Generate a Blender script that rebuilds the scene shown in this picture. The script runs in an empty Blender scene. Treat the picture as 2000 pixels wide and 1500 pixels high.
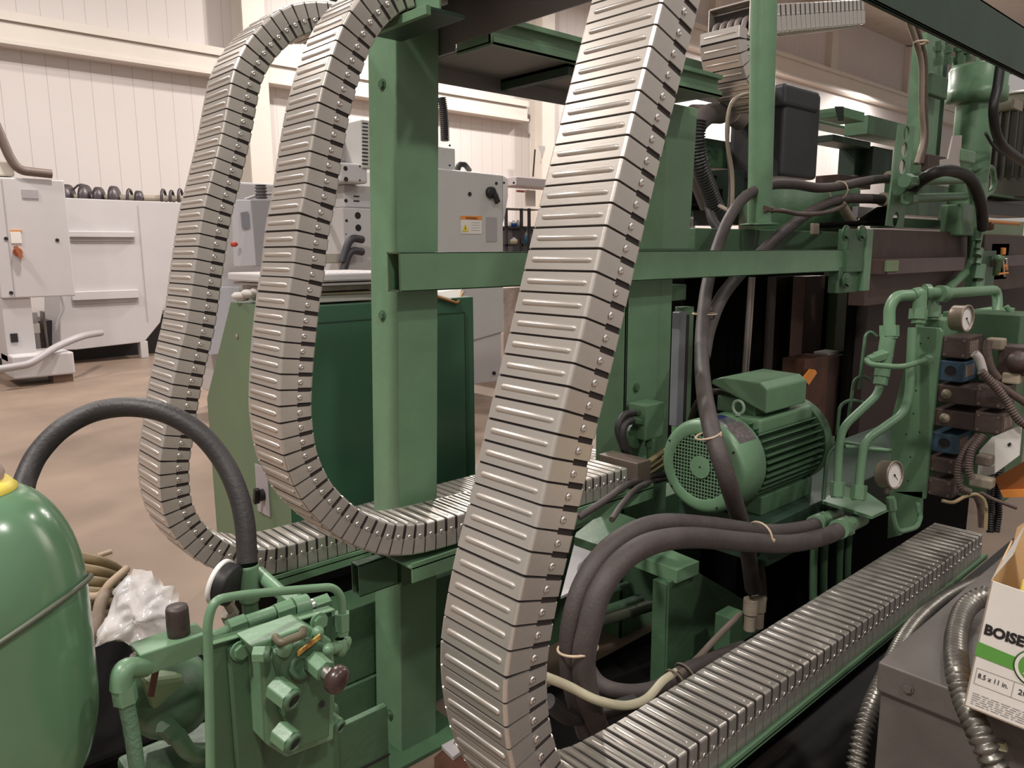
import bpy, bmesh, math, random
from mathutils import Vector, Matrix
random.seed(7)
S=bpy.context.scene
COL=S.collection
# ---------------------------------------------------------------- camera
FPX=1500.0; AZ=math.radians(47.6); PITCH=math.radians(9.83); ROLL=math.radians(0.3); CAMH=1.6
cam=bpy.data.cameras.new('camera'); co=bpy.data.objects.new('camera',cam); COL.objects.link(co)
cam.sensor_fit='HORIZONTAL'; cam.sensor_width=36.0; cam.lens=36.0*FPX/2000.0
cam.clip_start=0.02; cam.clip_end=200
_fw=Vector((math.cos(AZ)*math.cos(PITCH),math.sin(AZ)*math.cos(PITCH),-math.sin(PITCH)))
_rt=Vector((math.sin(AZ),-math.cos(AZ),0)); _up=_rt.cross(_fw)
_c,_s=math.cos(ROLL),math.sin(ROLL)
_rt,_up=_rt*_c-_up*_s,_up*_c+_rt*_s
CAM=Vector((0,0,CAMH))
co.matrix_world=Matrix(((_rt.x,_up.x,-_fw.x,0),(_rt.y,_up.y,-_fw.y,0),(_rt.z,_up.z,-_fw.z,CAMH),(0,0,0,1)))
S.camera=co
# ---------------------------------------------------------------- world, lamps, exposure
w=bpy.data.worlds.new('world'); S.world=w; w.use_nodes=True
w.node_tree.nodes['Background'].inputs[0].default_value=(1.0,0.93,0.87,1)
w.node_tree.nodes['Background'].inputs[1].default_value=0.22
def lamp(x,y,z,pw,size=0.55,col=(1.0,0.95,0.89)):
    l=bpy.data.lights.new('high_bay_and_fill_light','AREA'); l.shape='DISK'; l.size=size; l.energy=pw; l.color=col  # shared by the overhead bay lamps and the added wall fill lamps
    o=bpy.data.objects.new('high_bay_and_fill_light',l); o.location=(x,y,z); COL.objects.link(o)
    return o
lamp(-2.6,1.2,6.5,250)
lamp(-1.0,-4.0,7.0,170)
lamp(4.5,-2.5,7.5,120)
lamp(3.0,8.5,8.2,330)
lamp(10.0,11.0,8.2,560)
lamp(-2.0,9.5,8.2,280)
lamp(18.0,11.0,8.0,330)
lamp(27.0,12.3,7.4,420)  # unseen lamp, added to brighten the right wall girt
lamp(20.0,13.0,7.2,200)
lamp(24.0,13.7,7.9,230)  # another unseen lamp close to the wall, added for the bright girt
lamp(33.0,13.7,7.9,300)  # added unseen lamp, keeps the far end of the girt bright
lamp(12.0,3.0,8.2,100)
S.view_settings.view_transform='Standard'; S.view_settings.look='None'
S.view_settings.gamma=1; S.view_settings.use_curve_mapping=False
S.view_settings.exposure=0.72
# ---------------------------------------------------------------- helpers
def U(px,py,x=None,y=None,z=None,d=None):
    r=_fw+_rt*((px-1000)/FPX)+_up*((750-py)/FPX)
    t=(x-CAM.x)/r.x if x is not None else (y-CAM.y)/r.y if y is not None else (z-CAM.z)/r.z if z is not None else d
    return CAM+r*t
def srgb(c):
    return tuple((v/255/12.92 if v/255<=0.04045 else ((v/255+0.055)/1.055)**2.4) for v in c)+(1,)
MATS={}
def mat(name,col,rough=0.5,metal=0.0,var=0.0,scale=6.0,bump=0.0,bscale=40.0,col2=None,spec=0.5,coat=0.0,trans=0.0,alpha=1.0,stretch=None):
    if name in MATS: return MATS[name]
    m=bpy.data.materials.new(name); m.use_nodes=True; nt=m.node_tree; b=nt.nodes['Principled BSDF']
    b.inputs['Roughness'].default_value=rough; b.inputs['Metallic'].default_value=metal
    b.inputs['Specular IOR Level'].default_value=spec; b.inputs['Coat Weight'].default_value=coat
    b.inputs['Transmission Weight'].default_value=trans; b.inputs['Alpha'].default_value=alpha
    c=srgb(col) if max(col)>1 else tuple(col)+(1,)
    b.inputs['Base Color'].default_value=c
    tc=nt.nodes.new('ShaderNodeTexCoord'); mp=nt.nodes.new('ShaderNodeMapping')
    nt.links.new(tc.outputs['Object'],mp.inputs[0])
    if stretch: mp.inputs['Scale'].default_value=stretch
    if var>0:
        n=nt.nodes.new('ShaderNodeTexNoise'); n.inputs['Scale'].default_value=scale; n.inputs['Detail'].default_value=6
        n.inputs['Roughness'].default_value=0.65
        nt.links.new(mp.outputs[0],n.inputs['Vector'])
        r=nt.nodes.new('ShaderNodeValToRGB'); r.color_ramp.elements[0].position=0.32; r.color_ramp.elements[1].position=0.68
        c2=(srgb(col2) if col2 else tuple(v*(1-var) for v in c[:3])+(1,))
        r.color_ramp.elements[0].color=c2
        r.color_ramp.elements[1].color=tuple(min(1,v*(1+var*0.4)) for v in c[:3])+(1,)
        nt.links.new(n.outputs[0],r.inputs[0]); nt.links.new(r.outputs[0],b.inputs['Base Color'])
    if bump>0:
        n2=nt.nodes.new('ShaderNodeTexNoise'); n2.inputs['Scale'].default_value=bscale; n2.inputs['Detail'].default_value=4
        nt.links.new(mp.outputs[0],n2.inputs['Vector'])
        bp=nt.nodes.new('ShaderNodeBump'); bp.inputs['Strength'].default_value=bump; bp.inputs['Distance'].default_value=0.004
        nt.links.new(n2.outputs[0],bp.inputs['Height']); nt.links.new(bp.outputs[0],b.inputs['Normal'])
    MATS[name]=m; return m
GREEN=mat('green_paint',(0.132,0.238,0.138),0.38,0,0.16,5,0.15,60,spec=0.5)
GREEN2=mat('green_paint_old',(0.062,0.125,0.066),0.45,0,0.2,5,0.3,50)
GREENT=mat('green_tank_paint',(0.11,0.215,0.12),0.2,0,0.06,4,0.08,25,coat=0.25)
GREENC=mat('green_cabinet_paint',(0.045,0.115,0.065),0.28,0,0.06,2,0.05,30)
OLIVE=mat('olive_green_paint',(0.17,0.23,0.12),0.42,0,0.1,4,0.1,40)
DGREEN=mat('dark_green_paint_and_shade',(0.022,0.048,0.03),0.5,0,0.25,6,0.2,50)  # also puts shade into the cap plate and the motor mount
STEEL=mat('brushed_steel',(0.63,0.58,0.535),0.31,0.7,0.10,14,0.05,90,stretch=(1,0.15,1))
CORE=mat('dark_chain_core',(0.025,0.018,0.018),0.6,0.2)
RIVET=mat('rivet_steel',(0.75,0.71,0.68),0.28,0.95)
RUBBER=mat('black_rubber',(0.026,0.022,0.023),0.52,0,0.15,20,0.25,150)
RUBBER2=mat('dusty_rubber',(0.062,0.048,0.046),0.62,0,0.25,14,0.3,120)
BLACK=mat('black_plastic',(0.016,0.014,0.015),0.45)
DARKGREY=mat('dark_grey_plastic',(0.045,0.041,0.05),0.5,0,0.15,5,0.1,60)
WHITE=mat('white_machine_paint',(0.53,0.50,0.505),0.4,0,0.05,2,0.03,40)
GREYW=mat('light_grey_paint',(0.50,0.49,0.475),0.42,0,0.04,3)
GREYM=mat('mid_grey_paint',(0.36,0.33,0.34),0.45,0,0.06,3)
GREY=mat('grey_cabinet_paint',(0.115,0.098,0.092),0.5,0,0.16,9,0.12,70)
GALV=mat('grey_sheet_metal',(0.23,0.21,0.205),0.5,0.35,0.12,4,0.06,30)
BROWN=mat('brown_steel',(0.085,0.05,0.042),0.5,0.3,0.3,5,0.25,40)
MATTE=mat('matte_black_steel_and_shade',(0.004,0.0035,0.0035),0.9,spec=0.05)  # shade colour of the big dark panels, also dark steel bits
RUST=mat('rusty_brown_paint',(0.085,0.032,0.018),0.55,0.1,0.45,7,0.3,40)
BROWNV=mat('dark_brown_valve_body',(0.085,0.055,0.05),0.5,0,0.35,14,0.25,60)
BLUEV=mat('blue_valve_paint',(0.045,0.085,0.13),0.5,0,0.25,20,0.2,60)
TAN=mat('tan_plastic',(0.30,0.25,0.19),0.55,0,0.2,20)
BEIGE=mat('beige_cable_tie',(0.50,0.38,0.27),0.5)
BRASS=mat('brass_tube',(0.45,0.36,0.19),0.35,0.7,0.15,20)
CONDUIT=mat('grey_metal_conduit',(0.20,0.185,0.165),0.38,0.75,0.25,18,0.15,60)
YELLOW=mat('yellow_label_paint',(0.75,0.60,0.08),0.4)
ORANGE=mat('orange_paint',(0.70,0.25,0.05),0.45)
PAPER=mat('white_paper',(0.72,0.68,0.64),0.7,0,0.06,6,0.1,30)
CARD=mat('brown_cardboard',(0.52,0.34,0.18),0.8,0,0.12,8,0.2,60)
DIALW=mat('white_dial_face',(0.75,0.71,0.68),0.35)
BLUE=mat('blue_label',(0.02,0.10,0.38),0.4)
CREAM=mat('cream_plastic_tube',(0.55,0.50,0.36),0.4,0,0.08,20)
REDL=mat('red_label',(0.5,0.06,0.04),0.5)

def setp(o,**k):
    for a,b in k.items():
        if b is not None: o[a]=b
def thing(name,label,cat,loc=(0,0,0),group=None):
    o=bpy.data.objects.new(name,None); COL.objects.link(o); o.location=loc; o.empty_display_size=0.05
    setp(o,label=label,category=cat,group=group); return o
class MB:
    """collects shapes in world coordinates; done() links them as one mesh object"""
    def __init__(s): s.v=[];s.f=[];s.sm=[];s.mi=[];s.cur=0;s.mats=[]
    def use(s,m):
        if m not in s.mats: s.mats.append(m)
        s.cur=s.mats.index(m); return s
    def add(s,vs,fs,smooth=False):
        b=len(s.v); s.v+= [Vector(v) for v in vs]
        for f in fs: s.f.append([b+i for i in f]); s.sm.append(smooth); s.mi.append(s.cur)
        return s
    def box(s,x0,x1,y0,y1,z0,z1):
        if x0>x1:x0,x1=x1,x0
        if y0>y1:y0,y1=y1,y0
        if z0>z1:z0,z1=z1,z0
        return s.add([(x0,y0,z0),(x1,y0,z0),(x1,y1,z0),(x0,y1,z0),(x0,y0,z1),(x1,y0,z1),(x1,y1,z1),(x0,y1,z1)],
            [(0,3,2,1),(4,5,6,7),(0,1,5,4),(1,2,6,5),(2,3,7,6),(3,0,4,7)])
    def obox(s,c,ax,ay,az):
        c,ax,ay,az=map(Vector,(c,ax,ay,az))
        vs=[c+ax*i+ay*j+az*k for k in(-1,1) for i,j in((-1,-1),(1,-1),(1,1),(-1,1))]
        return s.add(vs,[(0,3,2,1),(4,5,6,7),(0,1,5,4),(1,2,6,5),(2,3,7,6),(3,0,4,7)])
    def prism(s,poly,dvec):
        """poly: list of 3D points, extruded by dvec"""
        n=len(poly); d=Vector(dvec); p=[Vector(q) for q in poly]
        return s.add(p+[q+d for q in p],[tuple(range(n))[::-1],tuple(range(n,2*n))]+[(i,(i+1)%n,n+(i+1)%n,n+i) for i in range(n)])
    def ring(s,c,u,v,r,n,ph=0.0): return [c+u*(r*math.cos(ph+2*math.pi*i/n))+v*(r*math.sin(ph+2*math.pi*i/n)) for i in range(n)]
    def tube(s,pts,r,n=12,caps=True,smooth=True,closed=False):
        P=[Vector(p) for p in pts]; m=len(P)
        rr=r if callable(r) else (lambda i:r)
        T=[]
        for i in range(m):
            if closed: t=P[(i+1)%m]-P[i-1]
            else: t=P[min(i+1,m-1)]-P[max(i-1,0)]
            if t.length<1e-9: t=T[-1] if T else Vector((0,0,1))
            T.append(t.normalized())
        a=Vector((0,0,1)) if abs(T[0].z)<0.9 else Vector((1,0,0))
        u=T[0].cross(a).normalized(); vs=[]
        for i in range(m):
            if i>0:
                ax=T[i-1].cross(T[i])
                if ax.length>1e-7:
                    u=Matrix.Rotation(T[i-1].angle(T[i]),3,ax.normalized())@u
            u=(u-T[i]*u.dot(T[i])).normalized(); v=T[i].cross(u)
            vs+=s.ring(P[i],u,v,rr(i),n,math.pi/n)
        fs=[]
        for i in range(m-1 if not closed else m):
            for j in range(n):
                a0=i*n+j;a1=i*n+(j+1)%n;b0=((i+1)%m)*n+j;b1=((i+1)%m)*n+(j+1)%n
                fs.append((a0,a1,b1,b0))
        s.add(vs,fs,smooth)
        if caps and not closed:
            s.add(vs[:n],[tuple(range(n))[::-1]]); s.add(vs[-n:],[tuple(range(n))])
        return s
    def cyl(s,p0,p1,r,n=20,r2=None,smooth=None):
        p0,p1=Vector(p0),Vector(p1); r2=r if r2 is None else r2
        return s.tube([p0,p1],lambda i:(r,r2)[i],n,True,(n>8) if smooth is None else smooth)
    def lathe(s,o,axis,prof,n=32,smooth=True):
        """prof: [(r,h)] along axis from o"""
        o=Vector(o);a=Vector(axis).normalized();b=Vector((0,0,1)) if abs(a.z)<0.9 else Vector((1,0,0))
        u=a.cross(b).normalized();v=a.cross(u);vs=[];m=len(prof)
        for r,h in prof: vs+=s.ring(o+a*h,u,v,max(r,1e-5),n)
        fs=[(i*n+j,i*n+(j+1)%n,(i+1)*n+(j+1)%n,(i+1)*n+j) for i in range(m-1) for j in range(n)]
        return s.add(vs,fs,smooth)
    def done(s,name,m=None,parent=None,bev=0,seg=2,**props):
        root=parent
        while root is not None and root.parent is not None: root=root.parent
        off=Vector(root.location) if root is not None else Vector((0,0,0))
        me=bpy.data.meshes.new(name); me.from_pydata([tuple(v-off) for v in s.v],[],s.f); me.validate()
        o=bpy.data.objects.new(name,me); COL.objects.link(o)
        mats=s.mats or [m]
        for q in mats: me.materials.append(q)
        bmm=bmesh.new(); bmm.from_mesh(me)
        for i,f in enumerate(bmm.faces):
            if i<len(s.sm): f.smooth=s.sm[i]; f.material_index=s.mi[i] if s.mats else 0
        bmesh.ops.recalc_face_normals(bmm,faces=bmm.faces); bmm.to_mesh(me); bmm.free()
        if parent is not None: o.parent=parent
        if bev:
            bm=o.modifiers.new('bevel','BEVEL'); bm.width=bev; bm.segments=seg; bm.limit_method='ANGLE'; bm.angle_limit=math.radians(40)
            bm.harden_normals=False
        for k,v in props.items():
            if v is not None: o[k]=v
        return o
def spline(pts,n=8):
    P=[Vector(p) for p in pts]; out=[]
    Q=[P[0]*2-P[1]]+P+[P[-1]*2-P[-2]]
    for i in range(1,len(Q)-2):
        a,b,c,d=Q[i-1],Q[i],Q[i+1],Q[i+2]
        for k in range(n):
            t=k/n
            out.append(0.5*((2*b)+(c-a)*t+(2*a-5*b+4*c-d)*t*t+(3*b-a-3*c+d)*t**3))
    out.append(P[-1]); return out
def fillet(pts,r,n=6):
    """polyline with rounded corners (bent pipe)"""
    P=[Vector(p) for p in pts]; out=[P[0]]
    for i in range(1,len(P)-1):
        a=(P[i-1]-P[i]); b=(P[i+1]-P[i]); la,lb=a.length,b.length; a.normalize(); b.normalize()
        d=min(r,la*0.48,lb*0.48); p0=P[i]+a*d; p1=P[i]+b*d
        for k in range(n+1):
            t=k/n; out.append(p0*(1-t)**2+P[i]*2*t*(1-t)+p1*t*t)
    out.append(P[-1]); return out
def resample(pts,step):
    P=[Vector(p) for p in pts]; out=[P[0].copy()]; acc=0
    for i in range(len(P)-1):
        seg=(P[i+1]-P[i]).length; d=step-acc
        while d<=seg and seg>0:
            out.append(P[i].lerp(P[i+1],d/seg)); d+=step
        acc=(acc+seg)%step if seg>0 else acc
    return out
def solo(o,label,cat,group=None):
    setp(o,label=label,category=cat,group=group); return o
def struct(o): o['kind']='structure'; return o
def pbox(mb,p0,p1,y,dy):
    """box whose -Y face spans two photo corners on plane y"""
    a=U(*p0,y=y); b=U(*p1,y=y); return mb.box(a.x,b.x,y,y+dy,a.z,b.z)
def xbox(mb,p0,p1,x,dx):
    """box whose -X face spans two corners on plane x"""
    a=U(*p0,x=x); b=U(*p1,x=x); return mb.box(x,x+dx,a.y,b.y,a.z,b.z)
def bolt(mb,p,axis,r=0.01,h=0.008):
    p=Vector(p);a=Vector(axis).normalized(); mb.cyl(p,p+a*h*0.35,r*1.35,16); mb.cyl(p+a*h*0.3,p+a*h,r,6,smooth=False)
def corr(pts,r,pitch,amp,n=14):
    """corrugated hose path and radius function"""
    P=resample(spline(pts,10),pitch/4); return P,(lambda i: r+(amp if i%4 in(1,2) else -amp))
def text(parent_or_none,body,origin,xd,yd,size,m,name='lettering',extr=0.0004,align='LEFT',xs=1.0,bold=0.0):
    cu=bpy.data.curves.new(name,'FONT'); cu.body=body; cu.size=size; cu.extrude=extr; cu.offset=bold; cu.align_x=align; cu.resolution_u=3
    tmp=bpy.data.objects.new('tmp',cu); COL.objects.link(tmp)
    dg=bpy.context.evaluated_depsgraph_get(); me=bpy.data.meshes.new_from_object(tmp.evaluated_get(dg))
    bpy.data.objects.remove(tmp); 
    xd=Vector(xd).normalized(); yd=Vector(yd).normalized(); zd=xd.cross(yd)
    root=parent_or_none
    while root is not None and root.parent is not None: root=root.parent
    off=Vector(root.location) if root else Vector()
    for v in me.vertices: v.co=Vector(origin)-off+xd*(v.co.x*xs)+yd*v.co.y+zd*v.co.z
    me.materials.clear(); me.materials.append(m)
    o=bpy.data.objects.new(name,me); COL.objects.link(o)
    if parent_or_none is not None: o.parent=parent_or_none
    return o
X=Vector((1,0,0));Y=Vector((0,1,0));Z=Vector((0,0,1))
# ================================================================ the setting
def wallmat(name,base,pitch):
    m=bpy.data.materials.new(name); m.use_nodes=True; nt=m.node_tree; b=nt.nodes['Principled BSDF']; b.inputs['Roughness'].default_value=0.6
    tc=nt.nodes.new('ShaderNodeTexCoord'); sp=nt.nodes.new('ShaderNodeSeparateXYZ'); nt.links.new(tc.outputs['Object'],sp.inputs[0])
    md=nt.nodes.new('ShaderNodeMath'); md.operation='MODULO'; md.inputs[1].default_value=pitch; nt.links.new(sp.outputs[0],md.inputs[0])
    lt=nt.nodes.new('ShaderNodeMath'); lt.operation='LESS_THAN'; lt.inputs[1].default_value=0.009; nt.links.new(md.outputs[0],lt.inputs[0])
    n=nt.nodes.new('ShaderNodeTexNoise'); n.inputs['Scale'].default_value=0.7; n.inputs['Detail'].default_value=5; nt.links.new(tc.outputs['Object'],n.inputs['Vector'])
    r=nt.nodes.new('ShaderNodeValToRGB'); r.color_ramp.elements[0].position=0.3; r.color_ramp.elements[0].color=tuple(v*0.94 for v in base)+(1,); r.color_ramp.elements[1].color=tuple(base)+(1,)
    nt.links.new(n.outputs[0],r.inputs[0])
    mx=nt.nodes.new('ShaderNodeMix'); mx.data_type='RGBA'; nt.links.new(lt.outputs[0],mx.inputs[0]); nt.links.new(r.outputs[0],mx.inputs[6]); mx.inputs[7].default_value=tuple(v*0.62 for v in base)+(1,)
    nt.links.new(mx.outputs[2],b.inputs['Base Color']); return m
WALL=wallmat('white_wall_panels',(0.64,0.58,0.56),0.335)
TRIM=mat('cream_wall_steel',(0.66,0.60,0.54),0.5,0,0.05,1.5)
CEIL=mat('ceiling_deck',(0.50,0.45,0.40),0.7,0,0.12,2)
fm=bpy.data.materials.new('concrete_floor'); fm.use_nodes=True; nt=fm.node_tree; b=nt.nodes['Principled BSDF']; b.inputs['Roughness'].default_value=0.42
tc=nt.nodes.new('ShaderNodeTexCoord'); n=nt.nodes.new('ShaderNodeTexNoise'); n.inputs['Scale'].default_value=0.9; n.inputs['Detail'].default_value=9; n.inputs['Roughness'].default_value=0.6
nt.links.new(tc.outputs['Object'],n.inputs['Vector'])
r=nt.nodes.new('ShaderNodeValToRGB'); r.color_ramp.elements[0].position=0.3; r.color_ramp.elements[0].color=(0.165,0.115,0.085,1); r.color_ramp.elements[1].position=0.72; r.color_ramp.elements[1].color=(0.285,0.205,0.155,1)
nt.links.new(n.outputs[0],r.inputs[0]); nt.links.new(r.outputs[0],b.inputs['Base Color'])
struct(MB().box(-12,48,-6,15.3,-0.2,0).done('floor',fm))
WY=15.0
struct(MB().box(-12,48,WY,WY+0.25,0,10.7).done('wall_back',WALL))
CZ=U(1680,50,y=WY).z
struct(MB().box(-12,48,5.5,WY+0.25,CZ,CZ+0.2).done('ceiling',CEIL))
def girt(nm,z,x0,x1):
    h=0.66 if z>8 else 0.42; mb=MB(); mb.box(x0,x1,WY-0.36,WY,z-0.03,z+0.03); mb.box(x0,x1,WY-0.36,WY-0.33,z-0.11,z-0.03); mb.box(x0,x1,WY-0.30,WY-0.26,z-h,z-0.03); mb.box(x0,x1,WY-0.36,WY-0.0,z-h-0.04,z-h+0.02)
    struct(mb.done(nm,TRIM))
girt('trim_1',5.28,-12,14.0); girt('trim_2',8.42,17,48)
for i,px in enumerate((1058,500,1925)):
    p=U(px,300,y=WY-0.25); mb=MB(); wd=0.22
    mb.box(p.x-wd,p.x+wd,WY-0.5,WY-0.46,0,10.5); mb.box(p.x-wd,p.x+wd,WY-0.04,WY-0.02,0,10.5); mb.box(p.x-0.03,p.x+0.03,WY-0.46,WY-0.04,0,10.5)
    struct(mb.done('trim_%d'%(i+3),TRIM))
for i,(px,w2) in enumerate(((1625,0.25),(1778,0.3),(1395,0.2))):
    p=U(px,100,y=WY-0.1); struct(MB().box(p.x-w2,p.x+w2,WY-0.22,WY,8.45,10.5).done('trim_%d'%(i+6),TRIM))
# louvred openings low on the right of the back wall
for i,(a,bb) in enumerate((((1655,300),(1700,345)),((1108,215),(1150,285)))):
    p,q=U(*a,y=WY-0.05),U(*bb,y=WY-0.05); mb=MB()
    mb.use(WHITE); mb.box(p.x,q.x,WY-0.08,WY,q.z,p.z); mb.use(GREYM)
    k=0; z=q.z+0.15
    while z<p.z-0.1: mb.box(p.x+0.1,q.x-0.1,WY-0.12,WY-0.08,z,z+0.1); z+=0.32
    struct(mb.done('trim_%d'%(i+9)))
# ================================================================ steel cable carriers
def link_mesh(name,W,T,p,k):
    """one chain link: local x = outward, y = width, z = along; k = curvature towards -x"""
    bm=bmesh.new()
    def blk(x0,x1,y0,y1,z0,z1,mi,bev,lng):
        vs=[bm.verts.new((x,y,z)) for x in(x0,x1) for y in(y0,y1) for z in(z0,z1)]
        q=[(0,1,3,2),(4,6,7,5),(0,4,5,1),(2,3,7,6),(0,2,6,4),(1,5,7,3)]
        fs=[bm.faces.new([vs[i] for i in f]) for f in q]
        for f in fs: f.material_index=mi
        es={e for f in fs for e in f.edges}
        big=[e for e in es if abs(e.verts[0].co.z-e.verts[1].co.z)>1e-4 and all((v.co.x>0)==lng and abs(v.co.x)>T*0.4 for v in e.verts)]
        if big: bmesh.ops.bevel(bm,geom=big,offset=bev,segments=3,profile=0.5,affect='EDGES')
    g=0.0021
    blk(-0.04*T,T/2,0,W,-p/2+g,p/2-g,0,0.006,True)
    blk(-T/2,0.02*T,0.0012,W-0.0012,-p*0.36,p*0.36,0,0.006,False)
    def bead(x,sgn,y0,y1,r,z=0.0):
        n=6; rows=[]
        ys=[(y0,0.0),(y0+r*0.35,0.7),(y0+r,1),(y1-r,1),(y1-r*0.35,0.7),(y1,0.0)]
        for yy,sc in ys:
            rows.append([bm.verts.new((x+sgn*(0.75*r*sc*math.sin(math.pi*i/n)-0.0002),yy,z-r*max(sc,0.02)*math.cos(math.pi*i/n))) for i in range(n+1)])
        for a,b in zip(rows,rows[1:]):
            for i in range(n):
                f=bm.faces.new((a[i],a[i+1],b[i+1],b[i])); f.smooth=True; f.material_index=0
    bead(T/2,1,W*0.06+0.004,W*0.90,0.0052); 
    bead(-T/2,-1,W*0.10,W*0.92,0.0042)
    for yy,sg in((0.0,-1),(W,1)):
        prof=[(0.0068,0),(0.0066,0.0014),(0.0052,0.0030),(0.0024,0.0033),(0.0018,0.0026),(0.0001,0.0025)]
        rows=[]
        for r,h in prof: rows.append([bm.verts.new((-T*0.11+r*math.cos(a),yy+sg*(h+0.0002),r*math.sin(a))) for a in [2*math.pi*i/12 for i in range(12)]])
        for a,b in zip(rows,rows[1:]):
            for i in range(12):
                f=bm.faces.new((a[i],a[(i+1)%12],b[(i+1)%12],b[i])); f.smooth=True; f.material_index=1
    for v in bm.verts: v.co.z*=1+k*v.co.x*(0.93 if v.co.x>0 else 1.0)
    bmesh.ops.recalc_face_normals(bm,faces=bm.faces)
    me=bpy.data.meshes.new(name); bm.to_mesh(me); bm.free(); me.materials.append(STEEL); me.materials.append(RIVET); return me
def chain(label,path,y0,W,T,p,group='steel cable carriers hanging beside the green machine',maxl=None,closed_end=True):
    """path: centre line (x,z) listed from the top end to the horizontal run"""
    P=resample([Vector((a,0,b)) for a,b in path],p/12)
    step=12; n=(len(P)-1)//step
    mid=[P[i*step+step//2] for i in range(n)]
    base=P[n*step]
    root=thing('cable_carrier',label,'cable carrier',(base.x,y0,base.z),group)
    cm=MB(); vs=[];m=0
    for i in range(0,n*step+1,step//2):
        a=P[max(0,i-3)];b=P[min(len(P)-1,i+3)]; t=(b-a).normalized(); nn=Vector((t.z,0,-t.x)) # outward
        h=T*0.455
        for sx,wy in((-h,0.004),(h,0.004),(h,W-0.004),(-h,W-0.004)): vs.append(P[i]+nn*(-sx)+Vector((0,y0+wy,0)))
        m+=1
    fs=[(i*4+j,i*4+(j+1)%4,(i+1)*4+(j+1)%4,(i+1)*4+j) for i in range(m-1) for j in range(4)]+[(3,2,1,0),((m-1)*4,(m-1)*4+1,(m-1)*4+2,(m-1)*4+3)]
    cm.add(vs,fs); cm.done('inner_channel',CORE,root)
    cache={}; lst=[]
    for i in range(n):
        c=mid[i]; a=P[i*step]; b=P[(i+1)*step]; t=(b-a).normalized()
        a2=P[max(0,(i-1)*step)]; b2=P[min(len(P)-1,(i+2)*step)]
        t1=(P[i*step+2]-a2).normalized(); t2=(b2-P[(i+1)*step-2]).normalized()
        ang1=math.atan2(t1.x,t1.z); ang2=math.atan2(t2.x,t2.z); dd=(ang2-ang1+math.pi)%(2*math.pi)-math.pi
        k=-dd/(2*p)   # bending towards -outward is positive
        k=round(max(-4,min(4,k))*2)/2
        ang=math.atan2(t.x,t.z)
        # outward = local x = (cos,0,-sin); pick k sign so the outer side stretches
        lst.append((c,ang,k))
    total=[]
    for idx,(c,ang,k) in enumerate(lst):
        if k not in cache: cache[k]=link_mesh('carrier_link',W,T,p,k)
        d=(Vector((c.x,y0,c.z))-CAM).length; total.append((d,idx))
    keep={i for d,i in sorted(total)[:100]}
    extra=[]
    for idx,(c,ang,k) in enumerate(lst):
        if idx in keep:
            o=bpy.data.objects.new('carrier_link',cache[k]); COL.objects.link(o); o.parent=root
            o.location=Vector((c.x,y0,c.z))-Vector(root.location); o.rotation_euler=(0,ang,0)
        else: extra.append((c,ang,k))
    if extra:
        me=bpy.data.meshes.new('carrier_link'); bm=bmesh.new()
        for c,ang,k in extra:
            tmp=cache[k].copy(); tmp.transform(Matrix.Translation(Vector((c.x,y0,c.z))-Vector(root.location))@Matrix.Rotation(ang,4,'Y')); bm.from_mesh(tmp); bpy.data.meshes.remove(tmp)
        bm.to_mesh(me); bm.free(); me.materials.append(STEEL); me.materials.append(RIVET)
        o=bpy.data.objects.new('carrier_link',me); COL.objects.link(o); o.parent=root; o['kind']='stuff'
    return root
def mid(o,i): return [((a[0]+b[0])/2,(a[1]+b[1])/2) for a,b in zip(o,i)]
def offs(outer,d):
    """centre line from outer edge points, offset to the right of travel by d"""
    P=[Vector((a,0,b)) for a,b in outer]; out=[]
    for i in range(len(P)):
        t=(P[min(i+1,len(P)-1)]-P[max(i-1,0)]).normalized(); out.append((P[i].x-t.z*d,P[i].z+t.x*d))
    return out
def path2(pts): return [(v.x,v.z) for v in spline([(a,0,b) for a,b in pts],12)]
T1=0.104;T2=0.088
# outer edge lines measured in the plane of each carrier
o1=[(1.47,2.95),(1.335,2.50),(1.159,2.017),(1.087,1.822),(1.019,1.627),(0.967,1.470),(0.912,1.315),(0.862,1.160),(0.821,1.043),(0.791,0.926),(0.784,0.85),(0.792,0.76),(0.822,0.655),(0.885,0.55),(0.98,0.465),(1.09,0.418),(1.20,0.402),(1.35,0.395),(1.7,0.393),(2.4,0.388),(3.36,0.383)]
o2=[(1.30,2.318),(1.16,2.277),(1.075,2.218),(1.019,2.152),(0.982,2.083),(0.953,2.011),(0.930,1.942),(0.905,1.842),(0.882,1.739),(0.862,1.668),(0.843,1.565),(0.827,1.496),(0.803,1.359),(0.790,1.245),(0.790,1.177),(0.799,1.098),(0.825,1.022),(0.864,0.954),(0.942,0.870),(1.036,0.806),(1.113,0.778),(1.20,0.763),(1.35,0.757),(1.75,0.750),(2.13,0.745)]
o3=[(1.40,2.362),(1.29,2.358),(1.195,2.337),(1.127,2.301),(1.067,2.249),(1.017,2.189),(0.979,2.117),(0.958,2.046),(0.930,1.940),(0.891,1.816),(0.860,1.721),(0.827,1.580),(0.791,1.414),(0.760,1.312),(0.730,1.208),(0.703,1.089),(0.685,1.01),(0.679,0.934),(0.683,0.865),(0.705,0.79),(0.755,0.708),(0.83,0.640),(0.92,0.596),(1.03,0.575),(1.2,0.572),(1.7,0.578),(2.70,0.578)]
chain('steel cable carrier nearest the camera, running down in front of the green crossbar',path2(offs(o1,T1/2)),0.88,0.182,T1,0.0407)
chain('middle steel cable carrier, curving in front of the central green post',path2(offs(o2,T2/2)),1.68,0.172,T2,0.0372)
chain('leftmost and farthest hanging steel cable carrier, behind the black arched hose',path2(offs(o3,T2/2)),2.24,0.195,T2,0.0365)
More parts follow.
